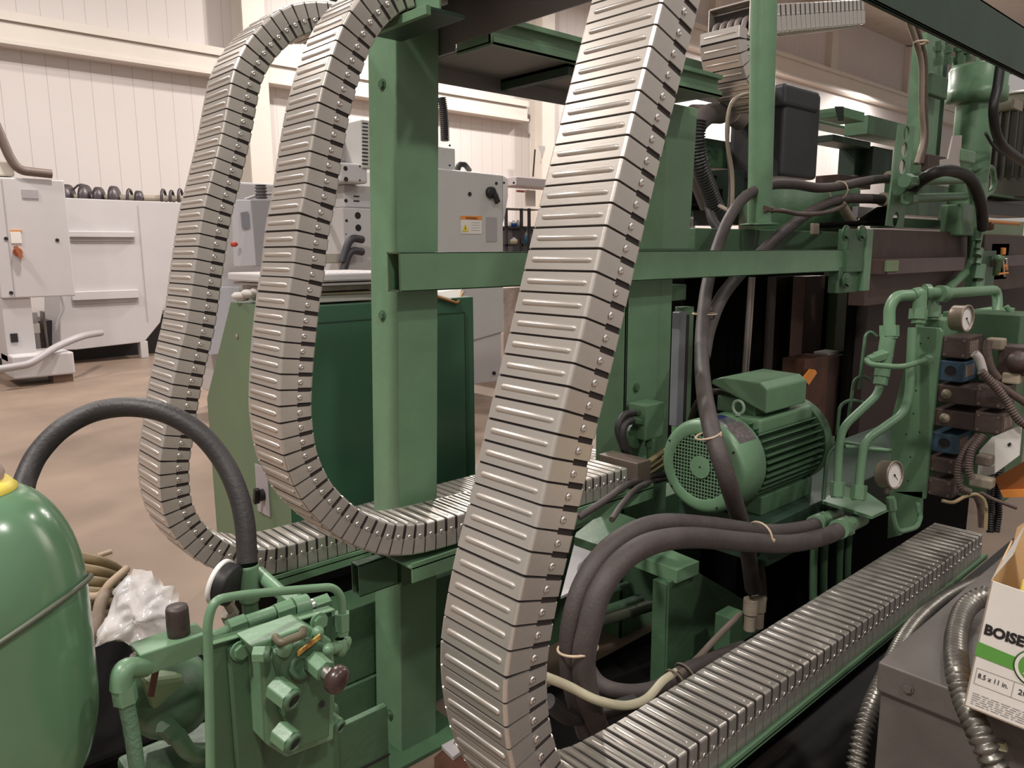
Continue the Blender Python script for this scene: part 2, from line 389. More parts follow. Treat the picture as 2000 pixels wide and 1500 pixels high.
# ================================================================ green frame, posts, trays, cabinet
PY=1.89
t=thing('support_post','green square steel post in the centre, holding the overhead beam','post',(1.345,1.96,0))
mb=MB(); mb.prism([(1.235,PY,0),(1.375,PY,0),(1.450,PY,2.32),(1.298,PY,2.32)],(0,0.145,0)); mb.done('shaft',GREEN,t,0.004)
MB().box(1.17,1.46,PY-0.06,PY+0.21,0,0.015).done('base_plate',GREEN2,t,0.002)
for py_ in(165,616,1395):
    mb=MB(); p=U(748 if py_<1000 else 762,py_,x=1.235+0.03*(U(748,py_,x=1.27).z/2.17)*2)
    bolt(mb,(1.237+0.06*p.z/2.17-0.002,p.y,p.z),(-1,0,0),0.012,0.01); mb.done('bolt',GREEN2,t)
# cross bar
t=thing('crossbar','long horizontal green rectangular tube with open cut end at post','crossbar',(1.24,1.84,1.49))
p0=1.243; x1=4.13; z0=1.487;z1=1.598; th=0.005; y0=1.825;y1=1.889
mb=MB(); mb.box(p0,x1,y0,y0+th,z0,z1); mb.box(p0,x1,y1-th,y1,z0,z1); mb.box(p0,x1,y0,y1,z0,z0+th); mb.box(p0,x1,y0,y1,z1-th,z1)
mb.done('tube',GREEN,t,0.0015)
mb=MB(); mb.use(OLIVE); mb.box(p0-0.0015,p0,y0+0.002,y0+0.006,z0,z1); mb.box(p0-0.0015,p0,y1-0.006,y1-0.002,z0,z1); mb.box(p0-0.0015,p0,y0,y1,z0,z0+0.004); mb.box(p0-0.0015,p0,y0,y1,z1-0.004,z1); mb.done('cut_edge',mat('bare_cut_edge',(0.42,0.38,0.26),0.5,0.2),t)
# upright on the bar and lower one
t=thing('support_post','green upright welded on top of the crossbar, right of nearest carrier','post',(2.55,1.86,1.6))
mb=MB(); mb.prism([(2.475,1.842,1.598),(2.655,1.842,1.598),(2.68,1.842,2.15),(2.485,1.842,2.15)],(0,0.10,0)); mb.done('shaft',GREEN,t,0.003)
mb=MB(); mb.box(2.44,2.69,1.838,1.95,1.598,1.606); mb.done('weld_seam',GREEN2,t)
t=thing('support_post','green post below the crossbar, left of the electric motor','post',(2.5,1.96,0))
mb=MB(); mb.box(2.34,2.545,1.90,1.91,0,1.487); mb.box(2.34,2.35,1.90,2.05,0,1.487); mb.box(2.555,2.63,1.90,1.91,0,1.487); mb.box(2.545,2.555,1.90,2.05,0,1.487); mb.done('shaft',GREEN,t,0.002)
p=U(1242,757,y=1.90); mb=MB(); bolt(mb,p,(0,-1,0),0.014,0.01); mb.done('bolt',GREEN2,t)
# header beam along Y with flange plate
t=thing('overhead_beam','dark green and grey overhead beam running from post towards viewer','beam',(1.46,1.2,2.16))
mb=MB(); zh=U(985,55,x=1.452).z; mb.box(1.452,1.458,1.10,1.83,zh,2.55); mb.box(1.452,1.458,1.83,2.12,2.165,2.55); mb.done('web',GALV,t)
mb=MB(); mb.box(1.225,1.451,1.15,2.12,2.32,2.328); mb.box(1.225,1.451,1.15,1.16,2.24,2.32); mb.done('top_flange',DGREEN,t)
t=thing('cap_plate','green cap plate with folded rim on top of the central post','plate',(1.2,1.7,2.16))
mb=MB(); mb.box(1.19,1.30,1.585,1.87,2.172,2.18); mb.done('plate',DGREEN,t,0.001)  # darker green puts the shadow under the rim into the colour
mb=MB(); mb.box(1.175,1.19,1.585,1.87,2.160,2.182); mb.done('rim',GREEN,t,0.001)
MB().box(1.215,1.222,1.585,1.87,2.18,2.30).done('upright_web',GREEN,t,0.001)
# overhead cable tray along X
t=thing('cable_tray','overhead green cable tray with grey underside running right from the post','cable tray',(1.46,1.7,2.16))
xa,xb=1.475,2.60; ya,yb=1.70,2.02
mb=MB(); mb.box(xa,xb,ya,ya+0.004,2.165,2.235); mb.box(xa,xb,ya-0.018,ya,2.160,2.166); mb.box(xa,xb,ya-0.018,ya-0.015,2.160,2.180); mb.box(xa+0.02,xb,ya-0.02,ya,2.222,2.236); mb.box(xa,xa+0.004,ya,ya+0.145,2.160,2.235); mb.done('side_channel',GREEN,t)
MB().box(xa,xb,ya+0.004,yb,2.166,2.170).done('underside_sheet',GALV,t)
MB().box(xa,xb,yb,yb+0.004,2.12,2.235).done('rear_flange',GALV,t)
mb=MB(); p=U(888,87,x=xa); bolt(mb,(xa,p.y,2.185),(-1,0,0),0.006,0.007); mb.done('bolt',RIVET,t)
t=thing('cross_brace','dark green cross brace under the overhead cable tray','brace',(1.6,1.7,2.12))
for xx,yy0,yy1 in((1.80,1.71,2.02),):
    mb=MB(); mb.box(xx,xx+0.03,yy0,yy1,2.13,2.162); mb.box(xx,xx+0.045,yy0,yy1,2.155,2.162); mb.done('angle_bar',DGREEN,t)
# trays under the carriers
def tray(label,x0,x1,y0,y1,z,h,brk=()):
    t=thing('carrier_tray',label,'tray',(x0,y0,z))
    mb=MB(); mb.box(x0,x1,y0,y1,z-0.006,z); mb.box(x0,x1,y0,y0+0.005,z-h,z+0.012); mb.box(x0,x1,y1-0.005,y1,z-h,z+0.012); mb.done('channel',GREEN,t,0.001)
    for bx_ in brk: MB().box(bx_,bx_+0.04,y0+0.005,y1-0.005,z-h,z-0.006).done('bracket',DGREEN,t)
    return t
tray('green support tray under the horizontal run of nearest cable carrier',1.22,3.36,0.866,1.07,0.388,0.012,(1.5,2.4,3.2))
tray('green support tray under the middle cable carrier, mounted on post',1.14,2.22,1.66,1.87,0.742,0.045,(1.3,1.9))
tray('green support tray under the farthest cable carrier near the cabinet',0.98,2.75,2.22,2.455,0.568,0.03,(1.2,2.0))
t=thing('tube_stub','short open rectangular green tube left of the lower post','tube',(1.05,1.8,0.65))
a=U(700,1105,y=1.80); b=U(722,1160,y=1.80)
mb=MB(); xx=a.x
for bx in ((xx,xx+0.13,1.80,1.804,b.z,a.z),(xx,xx+0.2,1.836,1.84,b.z,a.z),(xx,xx+0.2,1.80,1.84,b.z,b.z+0.004),(xx,xx+0.2,1.80,1.84,a.z-0.004,a.z)): mb.box(*bx)
mb.done('tube',GREEN2,t,0.001)
MB().box(xx+0.14,xx+0.2,1.795,1.89,b.z-0.01,a.z+0.01).done('clamp_plate',GREEN2,t)
# machine bed behind the posts
t=thing('machine_bed','low dark green machine bed side with seam behind the central post','machine bed',(0.95,2.1,0))
MB().box(1.02,4.6,2.06,2.20,0,0.20).done('lower_panel',GREEN2,t,0.003)
MB().box(1.02,4.6,2.07,2.20,0.205,0.46).done('upper_panel',GREEN2,t,0.003)
MB().box(1.05,4.6,2.2,2.7,0.0,0.44).done('core',MATTE,t)
# green electrical cabinet
CX,CY=1.375,2.86
t=thing('electrical_cabinet','green electrical cabinet behind the central post with papers stacked on top','cabinet',(CX,CY,0))
zt=U(548,600,y=CY).z
xr=U(925,600,y=CY).x
mb=MB(); mb.prism([(CX,CY,0.12),(CX,CY,zt),(CX,CY+0.47,zt),(CX,CY+0.83,zt-0.48),(CX,CY+0.83,0.12)],(xr-CX,0,0)); mb.mats=[]; mb.done('body',OLIVE if False else GREENC,t,0.006)
mb=MB(); mb.prism([(CX-0.003,CY,0.12),(CX-0.003,CY,zt),(CX-0.003,CY+0.47,zt),(CX-0.003,CY+0.83,zt-0.48),(CX-0.003,CY+0.83,0.12)],(0.002,0,0)); mb.done('lit_end_panel',mat('lit_end_panel_green',(0.125,0.185,0.105),0.45,0,0.08,3),t)  # lighter green sheet, the light on this end put into its colour
dr=MB(); pa=U(628,640,y=CY); pb=U(905,622,y=CY)
dr.box(CX+0.08,pb.x,CY-0.008,CY,0.2,zt-0.075); d=dr.done('door',GREENC,t,0.002)
mb=MB(); mb.use(DGREEN); g=0.004
for bx in((CX+0.08-g,pb.x+g,zt-0.075,zt-0.075+g),(CX+0.08-g,CX+0.08,0.2,zt-0.075),(pb.x,pb.x+g,0.2,zt-0.075)): mb.box(bx[0],bx[1],CY-0.0095,CY-0.001,bx[2],bx[3])
mb.done('door_gasket',BLACK,t)
MB().box(CX+0.03,xr-0.03,CY+0.03,CY+0.75,0,0.12).done('plinth',BLACK,t)
a=U(500,905,x=CX-0.003); b=U(530,1010,x=CX-0.003)
mb=MB(); mb.box(CX-0.010,CX-0.003,min(a.y,b.y),max(a.y,b.y),min(a.z,b.z),max(a.z,b.z)); sp=mb.done('switch_plate',GREYM,t,0.001)
p=U(514,966,x=CX-0.01); mb=MB(); mb.cyl((CX-0.03,p.y,p.z),(CX-0.008,p.y,p.z),0.026,24); mb.obox((CX-0.04,p.y,p.z),(0.012,0,0),(0,0.009,0.003),(0,-0.008,0.032)); mb.done('rotary_switch',BLACK,sp)
p=U(463,657,x=CX-0.004); mb=MB(); mb.lathe(Vector((CX-0.008,p.y,p.z)),(1,0,0),[(0,0),(0.010,0.001),(0.012,0.004),(0,0.004)],16); mb.done('plug',TAN,t)
# papers and trays on the cabinet
def slab(nm,label,cat,m,x0,x1,y0,y1,z0,z1,rot=0,bev=0.003,tilt=0,group=None):
    mb=MB(); cx,cy,cz=(x0+x1)/2,(y0+y1)/2,(z0+z1)/2; R=Matrix.Rotation(rot,3,'Z')@Matrix.Rotation(tilt,3,'X')
    mb.obox((cx,cy,cz),R@Vector(((x1-x0)/2,0,0)),R@Vector((0,(y1-y0)/2,0)),R@Vector((0,0,(z1-z0)/2))); o=mb.done(nm,m,None,bev); return solo(o,label,cat,group)
z=zt+0.007
slab('paper_stack','thick white paper stack lying directly on the green cabinet','papers',PAPER,CX+0.06,CX+0.52,CY+0.03,CY+0.42,z,z+0.028,0.02)
slab('folder','tan folder on top of the paper stack on cabinet','folder',mat('tan_folder',(0.42,0.36,0.27),0.7,0,0.1),CX+0.05,CX+0.50,CY+0.02,CY+0.40,z+0.030,z+0.040,-0.04)
slab('paper_stack','crumpled greyish paper layer between folder and white tray','papers',mat('greyish_paper',(0.46,0.41,0.35),0.8,0,0.3,12,0.8,18),CX+0.04,CX+0.53,CY+0.04,CY+0.43,z+0.045,z+0.066,0.06)
t=thing('flat_tray','shallow white perforated tray topping the pile on green cabinet','tray',(CX+0.05,CY,z+0.07))
mb=MB(); mb.box(CX+0.0,CX+0.56,CY-0.02,CY+0.44,z+0.070,z+0.082); mb.done('tray_base',WHITE,t,0.003)
mb=MB(); mb.box(CX-0.02,CX+0.58,CY-0.03,CY+0.45,z+0.086,z+0.122); mb.done('tray_cover',WHITE,t,0.008)
mb=MB()
for i in range(16): mb.cyl((CX+0.02+i*0.034,CY-0.0,z+0.122),(CX+0.02+i*0.034,CY-0.0,z+0.1225),0.006,10)
mb.done('hole_row',GREYM,t)
mb=MB(); P=[]
rr=random.Random(3)
for i in range(5):
    c=Vector((CX-0.005+0.02*i,CY+0.36-0.05*i,z+0.02+0.012*(i%3))); mb.lathe(c-Z*0.02,(0.2,0.1,1),[(0.001,0),(0.03,0.008),(0.042,0.02),(0.03,0.035),(0.001,0.042)],9)
solo(mb.done('crumpled_tissue',PAPER,None),'crumpled white tissue hanging at far left corner of the green cabinet top','tissue')
t=thing('clipboard','orange-brown clipboard edge lying beside the post on the cabinet','clipboard',(xr-0.25,CY+0.05,zt+0.02))
a=U(850,570,y=CY+0.02); 
mb=MB(); mb.tube(fillet([U(850,578,y=CY-0.01),U(893,592,y=CY-0.01),U(905,570,y=CY+0.06)],0.012),0.007,8); mb.done('rim',mat('orange_brown_board',(0.36,0.17,0.06),0.5),t)
mb=MB(); mb.prism([U(845,574,y=CY),U(895,589,y=CY),U(902,565,y=CY+0.09),U(850,560,y=CY+0.2)],(0,0,0.004)); mb.done('sheet',PAPER,t)
# ================================================================ machines in the background
# --- left white machine (control enclosure on a base)
Y1=11.0
t=thing('machining_centre','white machining centre at far left with grey nameplate and orange switch','machine',(2.0,Y1,0))
a=U(-25,345,y=Y1); b=U(125,352,y=Y1); c=U(143,578,y=Y1)
MB().box(a.x,b.x,Y1,Y1+0.6,c.z,b.z).done('control_enclosure',WHITE,t,0.015)
a2=U(60,585,y=Y1+0.05);a3=U(145,735,y=Y1-0.2)
MB().box(a.x,a2.x,Y1+0.05,Y1+1.2,0.28,c.z).done('base_column',WHITE,t,0.01)
MB().box(a.x,a3.x+0.02,Y1-0.2,Y1+0.5,0.10,0.38).done('base_foot',WHITE,t,0.02)
p=U(118,735,y=Y1); MB().box(p.x-0.1,p.x+0.12,Y1-0.1,Y1+0.2,0,0.10).done('levelling_foot',mat('rusty_foot',(0.2,0.12,0.08),0.6),t)
mb=MB(); pbox(mb,(42,370),(76,388),Y1-0.012,0.012); mb.done('nameplate',GREYM,t)
mb=MB(); pbox(mb,(20,452),(43,475),Y1-0.012,0.012); mb.done('paper_label',PAPER,t)
mb=MB(); pbox(mb,(20,449),(43,452),Y1-0.013,0.012); mb.done('label_band',ORANGE,t)
p=U(35,492,y=Y1-0.04); mb=MB(); mb.cyl(p,p+Y*0.04,0.05,16); mb.obox(p-Y*0.02,(0.02,0,0.008),(0,0.02,0),(-0.025,0,0.07)); mb.done('rotary_switch',mat('orange_knob',(0.35,0.10,0.04),0.45),t)
mb=MB()
for px,py_ in((12,466),(112,469),(22,572)): p=U(px,py_,y=Y1-0.01); mb.cyl(p,p+Y*0.01,0.022,12)
mb.done('latch',BLACK,t)
MB().box(U(7,400,y=Y1).x,U(7,400,y=Y1).x+0.012,Y1-0.004,Y1,c.z+0.02,b.z-0.03).done('door_seam',GREYM,t)
mb=MB(); pbox(mb,(20,652),(36,668),Y1+0.035,0.02); mb.done('cable_port',BLACK,t)
mb=MB(); pbox(mb,(-30,312),(30,345),Y1+0.05,0.5); mb.done('top_housing',mat('cream_housing',(0.62,0.57,0.5),0.5),t,0.02)
mb=MB(); mb.tube(fillet([U(-12,235,y=Y1),U(20,310,y=Y1),U(38,333,y=Y1),U(101,340,y=Y1)],0.1),0.055,8); mb.done('swing_arm',mat('brown_arm',(0.14,0.10,0.085),0.5),t)
# --- guard / conveyor housing
Y2=12.5
t=thing('conveyor_housing','large white slanted sheet metal housing beside the left machine','machine housing',(2.6,Y2,0))
q=[U(118,386,y=Y2),U(363,396,y=Y2),U(313,630,y=Y2),U(282,668,y=Y2),U(150,683,y=Y2),U(118,684,y=Y2)]
MB().prism(q,(0,1.0,0)).done('housing_body',WHITE,t,0.01)
mb=MB(); p=U(268,400,y=Y2); mb.box(p.x,p.x+0.012,Y2-0.004,Y2,0.55,2.3); mb.done('panel_seam',GREYM,t)
for (p0,p1) in (((134,451),(264,464)),((140,570),(272,582))):
    a=U(*p0,y=Y2-0.06); b=U(*p1,y=Y2-0.06); mb=MB(); mb.box(a.x,b.x,Y2-0.06,Y2,b.z,a.z); o=mb.done('rail',WHITE,t,0.01)
    MB().box(a.x+0.01,b.x-0.01,Y2-0.03,Y2,b.z-0.05,b.z).done('rail_underside',GREYM,o)
p=U(281,672,y=Y2); MB().box(p.x-0.05,p.x+0.06,Y2,Y2+0.15,0.0,0.26).done('foot_leg',WHITE,t,0.01)
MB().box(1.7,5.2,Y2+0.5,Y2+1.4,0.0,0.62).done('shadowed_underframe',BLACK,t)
mb=MB()
a=U(60,612,y=Y2-0.15)
pbox(mb,(62,610),(82,690),Y2-0.4,0.15); fb=mb.done('filter_bracket',GREYM,t,0.01)
mb=MB(); pbox(mb,(83,608),(96,682),Y2-0.42,0.2); mb.done('filter_cylinder',mat('dark_filter',(0.16,0.13,0.12),0.4,0.3),t,0.02)
mb=MB(); pbox(mb,(64,632),(79,650),Y2-0.405,0.01); mb.done('filter_label',PAPER,t)
mb=MB(); mb.tube(spline([U(-10,722,y=Y1-0.35),U(30,716,y=Y1-0.35),U(62,708,y=Y1-0.35),U(110,678,y=Y1-0.2),U(160,657,y=Y1+0.1),U(197,650,y=Y1+0.9)],8),0.045,10); solo(mb.done('hose',GREYM,None),'grey hose drooping across the white base at far left','hose')
mb=MB(); mb.tube(spline([U(120,578,y=Y2-0.3),U(124,600,y=Y2-0.3),U(115,622,y=Y2-0.3),U(108,645,y=Y2-0.3)],8),0.02,8); solo(mb.done('cable',GREYM,None),'thin grey cable hanging under the left white housing','cable')
# belt drums / coils on top
t=thing('tool_drum','row of dark round discs on a bar above the white housing','disc row',(2.9,Y2+0.4,2.4))
mb=MB(); a=U(128,385,y=Y2+0.4); b=U(360,388,y=Y2+0.4); mb.tube([a,b],0.05,8); mb.done('bar',mat('dull_bar',(0.30,0.25,0.2),0.5),t)
for px,rr_,op in((138,24,0),(172,24,0),(198,20,0),(228,22,0),(254,16,1),(275,14,0),(320,16,1),(336,14,1),(353,17,1)):
    c=U(px,388,y=Y2+0.4); R_=rr_*0.0085; mb=MB()
    if op: mb.tube([c+X*(0.45*R_*math.cos(k))+Z*(R_*math.sin(k))+Y*(0.6*R_*math.cos(k)) for k in [2*math.pi*i/20 for i in range(20)]],0.022,6,closed=True)
    else: mb.lathe(c-X*0.06-Y*0.03,(0.75,-0.6,0),[(0.02,0),(R_,0),(R_*0.96,0.06),(0.02,0.09)],20)
    mb.done('disc',mat('dark_disc',(0.06,0.045,0.05),0.4,0.3),t)
mb=MB(); mb.tube(spline([U(142,371,y=Y2+0.4),U(155,361,y=Y2+0.4),U(170,364,y=Y2+0.4),U(178,378,y=Y2+0.4)],6),0.015,6); mb.done('cable_loop',BLACK,t)
# --- grey and white machine in the middle
Y3=6.3
t=thing('turning_machine','grey and white machine cabinet with warning label behind the crossbar','machine',(4.8,Y3,0))
a=U(800,334,y=Y3); b=U(982,342,y=Y3); c=U(984,481,y=Y3)
mb=MB(); mb.prism([(a.x,Y3,b.z+0.02),(b.x,Y3,b.z),(b.x+0.0,Y3,0.72),(a.x,Y3,0.55)],(0,1.1,0)); mb.done('cabinet_body',GREYW,t,0.012)
e=[U(982,342,y=Y3),U(1009,342,y=Y3+0.3),U(1009,369,y=Y3+0.3),U(990,403,y=Y3+0.25),U(984,480,y=Y3)]
mb=MB(); mb.prism([(b.x,Y3,b.z),(b.x+0.30,Y3+0.25,b.z),(b.x+0.30,Y3+0.25,b.z-0.2),(b.x+0.09,Y3+0.08,b.z-0.45),(b.x,Y3,b.z-0.5)],(0,0.5,0)); mb.done('side_shroud',GREYM,t,0.006)
mb=MB(); pbox(mb,(800,280),(890,336),Y3+0.1,0.8); mb.done('upper_duct',GREYW,t,0.012)
mb=MB(); pbox(mb,(900,421),(941,457),Y3-0.006,0.006); lb=mb.done('warning_label',PAPER,t)
mb=MB(); pbox(mb,(900,421),(941,429.5),Y3-0.009,0.004); mb.done('label_band',ORANGE,lb)
a_=U(903,452,y=Y3-0.009); b_=U(915,452,y=Y3-0.009); c_=U(909,437,y=Y3-0.009); mb=MB(); mb.prism([a_,b_,c_],(0,-0.003,0)); mb.done('warning_triangle',YELLOW,lb)
a_=U(908.4,449,y=Y3-0.013); mb=MB(); mb.box(a_.x,a_.x+0.006,Y3-0.015,Y3-0.012,a_.z,a_.z+0.035); mb.done('exclamation_mark',BLACK,lb)
p=U(910,428,y=Y3-0.011); text(lb,'WARNING',p,X,Z,0.032,BLACK,'warning_lettering')
mb=MB()
for k in range(4):
    p=U(921,435+k*5,y=Y3-0.007); mb.box(p.x,p.x+0.11,Y3-0.008,Y3-0.006,p.z,p.z+0.004)
mb.done('label_print',GREYM,lb)
mb=MB(); pbox(mb,(950,424),(971,472),Y3-0.007,0.007); mb.done('data_plate',GREYM,t)
p=U(963,376,y=Y3-0.05); mb=MB(); mb.lathe(p,(0,1,0),[(0,0),(0.05,0),(0.062,0.01),(0.062,0.05)],24); mb.obox(p+Vector((0.035,-0.01,-0.06)),(0.022,0,0.014),(0,0.02,0),(0.022,0,-0.045)); mb.done('rotary_handle',BLACK,t,0.004)
for px,py_,r_ in((918,379,0.022),(970,358,0.016),(985,357,0.012),(1004,357,0.012),(879,284,0.01),(879,323,0.01)): p=U(px,py_,y=Y3-0.008 if px<980 else Y3+0.02); MB().cyl(p,p+Y*0.01,r_,12).done('knob',BLACK,t)
mb=MB(); P,f=corr([U(862,190,y=Y3+0.4),U(866,215,y=Y3+0.4),U(868,245,y=Y3+0.4),U(869,276,y=Y3+0.4)],0.045,0.02,0.006); mb.tube(P,f,12); mb.done('corrugated_hose',BLACK,t)
mb=MB(); mb.tube(spline([U(893,332,y=Y3+0.2),U(898,322,y=Y3+0.2),U(908,322,y=Y3+0.2),U(916,332,y=Y3+0.3)],8),0.03,10); mb.done('cable_loop',BLACK,t)
mb=MB(); a=U(905,560,y=Y3); b=U(981,560,y=Y3); mb.prism([(a.x-0.6,Y3+0.02,1.3),(b.x,Y3+0.02,1.3),(b.x,Y3+0.02,U(981,744,y=Y3).z),(U(925,752,y=Y3).x,Y3+0.02,U(925,752,y=Y3).z),(a.x-0.6,Y3+0.02,0.12)],(0,0.9,0)); mb.done('lower_body',WHITE,t,0.01)
p=U(966,729,y=Y3); mb=MB(); mb.cyl(p-Y*0.0,p+Y*0.02,0.02,12); mb.done('screw',BLACK,t)
a=U(925,758,y=Y3); mb=MB(); mb.box(a.x-0.05,a.x+0.06,Y3+0.1,Y3+0.22,0.03,0.25); mb.lathe((a.x,Y3+0.16,0),(0,0,1),[(0.05,0),(0.05,0.02),(0.015,0.035),(0.015,0.06)],12); mb.done('foot_leg',WHITE,t)
# robot-like upright left of the post
Y4=6.0
t=thing('machine_upright','white machine upright with dark round holes left of the central post','machine',(4.0,Y4,0))
mb=MB(); pbox(mb,(669,405),(760,790),Y4,0.5); mb.done('lower_panel',WHITE,t,0.01)
mb=MB(); pbox(mb,(671,360),(760,408),Y4+0.06,0.5); mb.done('middle_panel',WHITE,t,0.01)
mb=MB(); pbox(mb,(664,317),(719,359),Y4-0.1,0.6); mb.done('upper_block',WHITE,t,0.02)
mb=MB(); pbox(mb,(705,233),(728,330),Y4-0.12,0.3); vg=mb.done('vent_column',GREYW,t,0.01)
mb=MB()
for k in range(12): pbox(mb,(708,239+k*7.2),(719,242.5+k*7.2),Y4-0.125,0.01)
mb.done('vent_slot',BLACK,vg)
mb=MB(); pbox(mb,(640,273),(708,318),Y4+0.15,0.3); mb.done('dark_housing',GREYM,t,0.01)
for px,py_,r_ in((675,329,0.02),(676,350,0.02),(676,392,0.016),(699,421,0.03),(700,445,0.03),(677,431,0.013),(703,325,0.008),(703,352,0.008),(676,457,0.006)):
    p=U(px,py_,y=(Y4-0.102 if py_<360 else Y4+0.058 if py_<400 else Y4-0.002)); MB().cyl(p,p+Y*0.01,r_,16).done('hole',BLACK,t)
for py_ in(382,391): pbox(MB(),(691,py_),(702,py_+3),Y4+0.055,0.01).done('slot',BLACK,t)
mb=MB()
for dy in(0,24): mb.tube(spline([U(708,468+dy,y=Y4-0.1),U(690,466+dy,y=Y4-0.12),U(680,476+dy,y=Y4-0.12),U(672,500+dy,y=Y4-0.12),U(668,512+dy,y=Y4-0.12)],6),0.033,10)
mb.done('elbow_cable',DARKGREY,t)
mb=MB(); pbox(mb,(642,330),(670,500),Y4+0.3,0.2); mb.done('rear_column',mat('mid_grey_column',(0.30,0.26,0.26),0.5),t,0.01)
mb=MB(); pbox(mb,(634,494),(668,514),Y4-0.05,0.2); mb.done('ledge',mat('beige_ledge',(0.42,0.39,0.33),0.5),t,0.01)
# pendant
t=thing('control_pendant','tilted grey control pendant with small screen between two cable carriers','control pendant',(3.2,6.5,1.6))
yp=6.2
mb=MB(); mb.prism([U(490,390,y=yp),U(533,391,y=yp),U(520,520,y=yp),U(500,520,y=yp)],(0,0.16,0)); mb.done('side_body',mat('pendant_grey',(0.33,0.31,0.33),0.5),t,0.006)
mb=MB(); mb.prism([U(463,390,y=yp+0.1),U(490,390,y=yp),U(501,519,y=yp),U(468,521,y=yp+0.1)],(0.0,0.12,0)); mb.done('front_panel',mat('pendant_light_grey',(0.48,0.47,0.50),0.45),t,0.006)
mb=MB(); mb.prism([U(469,415,y=yp+0.05),U(482,413,y=yp+0.02),U(485,445,y=yp+0.02),U(472,446,y=yp+0.05)],(0,-0.02,0)); mb.done('screen',mat('dim_screen',(0.22,0.22,0.25),0.2),t)
mb=MB(); p=U(463,477,y=yp+0.05); mb.lathe(p,(-1,-0.4,0),[(0.0,0.05),(0.022,0.05),(0.022,0.02),(0.012,0)],14); mb.done('stop_button',REDL,t)
mb=MB(); P,f=corr([U(511,388,y=yp+0.08),U(510,374,y=yp+0.08),U(509,360,y=yp+0.08)],0.045,0.026,0.006); mb.tube(P,f,12); mb.done('corrugated_neck',mat('dark_grey_boot',(0.10,0.085,0.09),0.5),t)
mb=MB(); q0=U(540,377,y=yp+0.1); mb.tube([q0,q0+Vector((0.5,0.15,0)),(q0.x+0.5,q0.y+0.15,0.0)],0.04,10); mb.done('stand_arm',GREYM,t)
mb=MB(); mb.tube([U(478,390,y=yp+0.1),U(498,383,y=yp+0.1),U(540,377,y=yp+0.1)],0.012,8); mb.done('arm',GREYM,t)
# small wall-side machine body seen between carriers
t=thing('white_machine','low white machine body seen between the two left cable carriers','machine',(3.3,7.5,0))
mb=MB(); pbox(mb,(410,352),(560,760),7.5,0.6); mb.done('body',WHITE,t,0.02)
mb=MB(); mb.prism([U(380,560,y=7.4),U(470,560,y=7.4),U(440,690,y=7.4),U(404,695,y=7.4)],(0,0.4,0)); mb.done('skirt',mat('pale_grey_skirt',(0.52,0.53,0.58),0.5),t,0.01)
# --- tool cart with bottles
YC=9.0
t=thing('utility_cart','black wire utility cart behind the grey machine with bottles','cart',(8.3,YC,0.0))
mb=MB()
for px in(990,1020,1035,1072): a=U(px,407,y=YC); b=U(px,497,y=YC); mb.box(a.x-0.018,a.x+0.018,YC,YC+0.04,0.0,a.z)
mb.done('upright',BLACK,t)
for py_ in(407,444,478):
    a=U(985,py_,y=YC); b=U(1075,py_+1,y=YC); mb=MB(); mb.box(a.x,b.x,YC,YC+0.5,b.z-0.015,a.z+0.01); mb.done('shelf',BLACK,t)
for k,(px,py_,w_,h_,m_,lab,cat) in enumerate(((1003,444,9,12,BLUE,'small blue tub on the upper shelf of black cart','tub'),(1012,444,7,13,PAPER,'white container beside blue tub on black cart','container'),(995,444,5,9,PAPER,'tiny white jar left of blue tub on black cart','jar'),(1004,478,11,13,mat('cream_tub',(0.6,0.5,0.3),0.5),'cream coloured tub on the lower shelf of black cart','tub'),(1031,478,9,32,mat('blue_spray_label',(0.10,0.36,0.62),0.4),'white and blue spray bottle on the lower shelf of black cart','bottle'))):
    c=U(px,py_,y=YC+0.12); r_=w_*0.0042*1.35; h2=h_*0.0078
    mb=MB(); mb.use(m_); mb.lathe((c.x,YC+0.12,c.z+0.012),(0,0,1),[(0.001,0),(r_,0),(r_,h2*0.55)],16)
    mb.use(PAPER); mb.lathe((c.x,YC+0.12,c.z+0.012),(0,0,1),[(r_*0.98,h2*0.55),(r_*0.9,h2*0.7),(r_*0.45,h2*0.82),(r_*0.45,h2),(0.001,h2)],16)
    solo(mb.done('container' if cat!='bottle' else 'spray_bottle'),lab,cat)
t=thing('waste_bin','black plastic bin beside the utility cart','bin',(9.2,YC+0.3,0))
a=U(1032,446,y=YC+0.35); b=U(1075,446,y=YC+0.35); mb=MB(); mb.prism([(a.x,YC+0.75,a.z),(b.x,YC+0.75,a.z),(b.x-0.1,YC+0.75,0),(a.x+0.12,YC+0.75,0)],(0,0.6,0)); mb.done('bin_body',DARKGREY,t,0.02)
MB().box(a.x-0.05,b.x+0.05,YC+0.7,YC+1.4,a.z,a.z+0.05).done('bin_rim',BLACK,t,0.01)
t=thing('grey_machine_arm','horizontal light grey machine housing behind nearest carrier','machine housing',(8.2,8.0,1.9))
p=U(1100,345,y=8.1); MB().box(p.x,p.x+0.3,8.1,8.4,0,p.z-0.1).done('pedestal',WHITE,t)
mb=MB(); pbox(mb,(1008,345),(1110,369),8.0,0.4); mb.done('housing',mat('pinkish_grey',(0.46,0.41,0.41),0.5),t,0.01)
mb=MB(); pbox(mb,(1011,371),(1025,376),8.3,0.03); mb.done('red_label',mat('faded_red',(0.6,0.25,0.2),0.5),t)
mb=MB(); pbox(mb,(1028,371),(1046,403),8.35,0.03); mb.done('notice_sheet',PAPER,t)
mb=MB(); p=U(1044,293,y=8.2); mb.cyl(U(1045,292,y=8.2),U(1041,345,y=8.2),0.012,8); solo(mb.done('antenna_rod',BLACK),'thin black rod standing on the grey machine housing','rod')
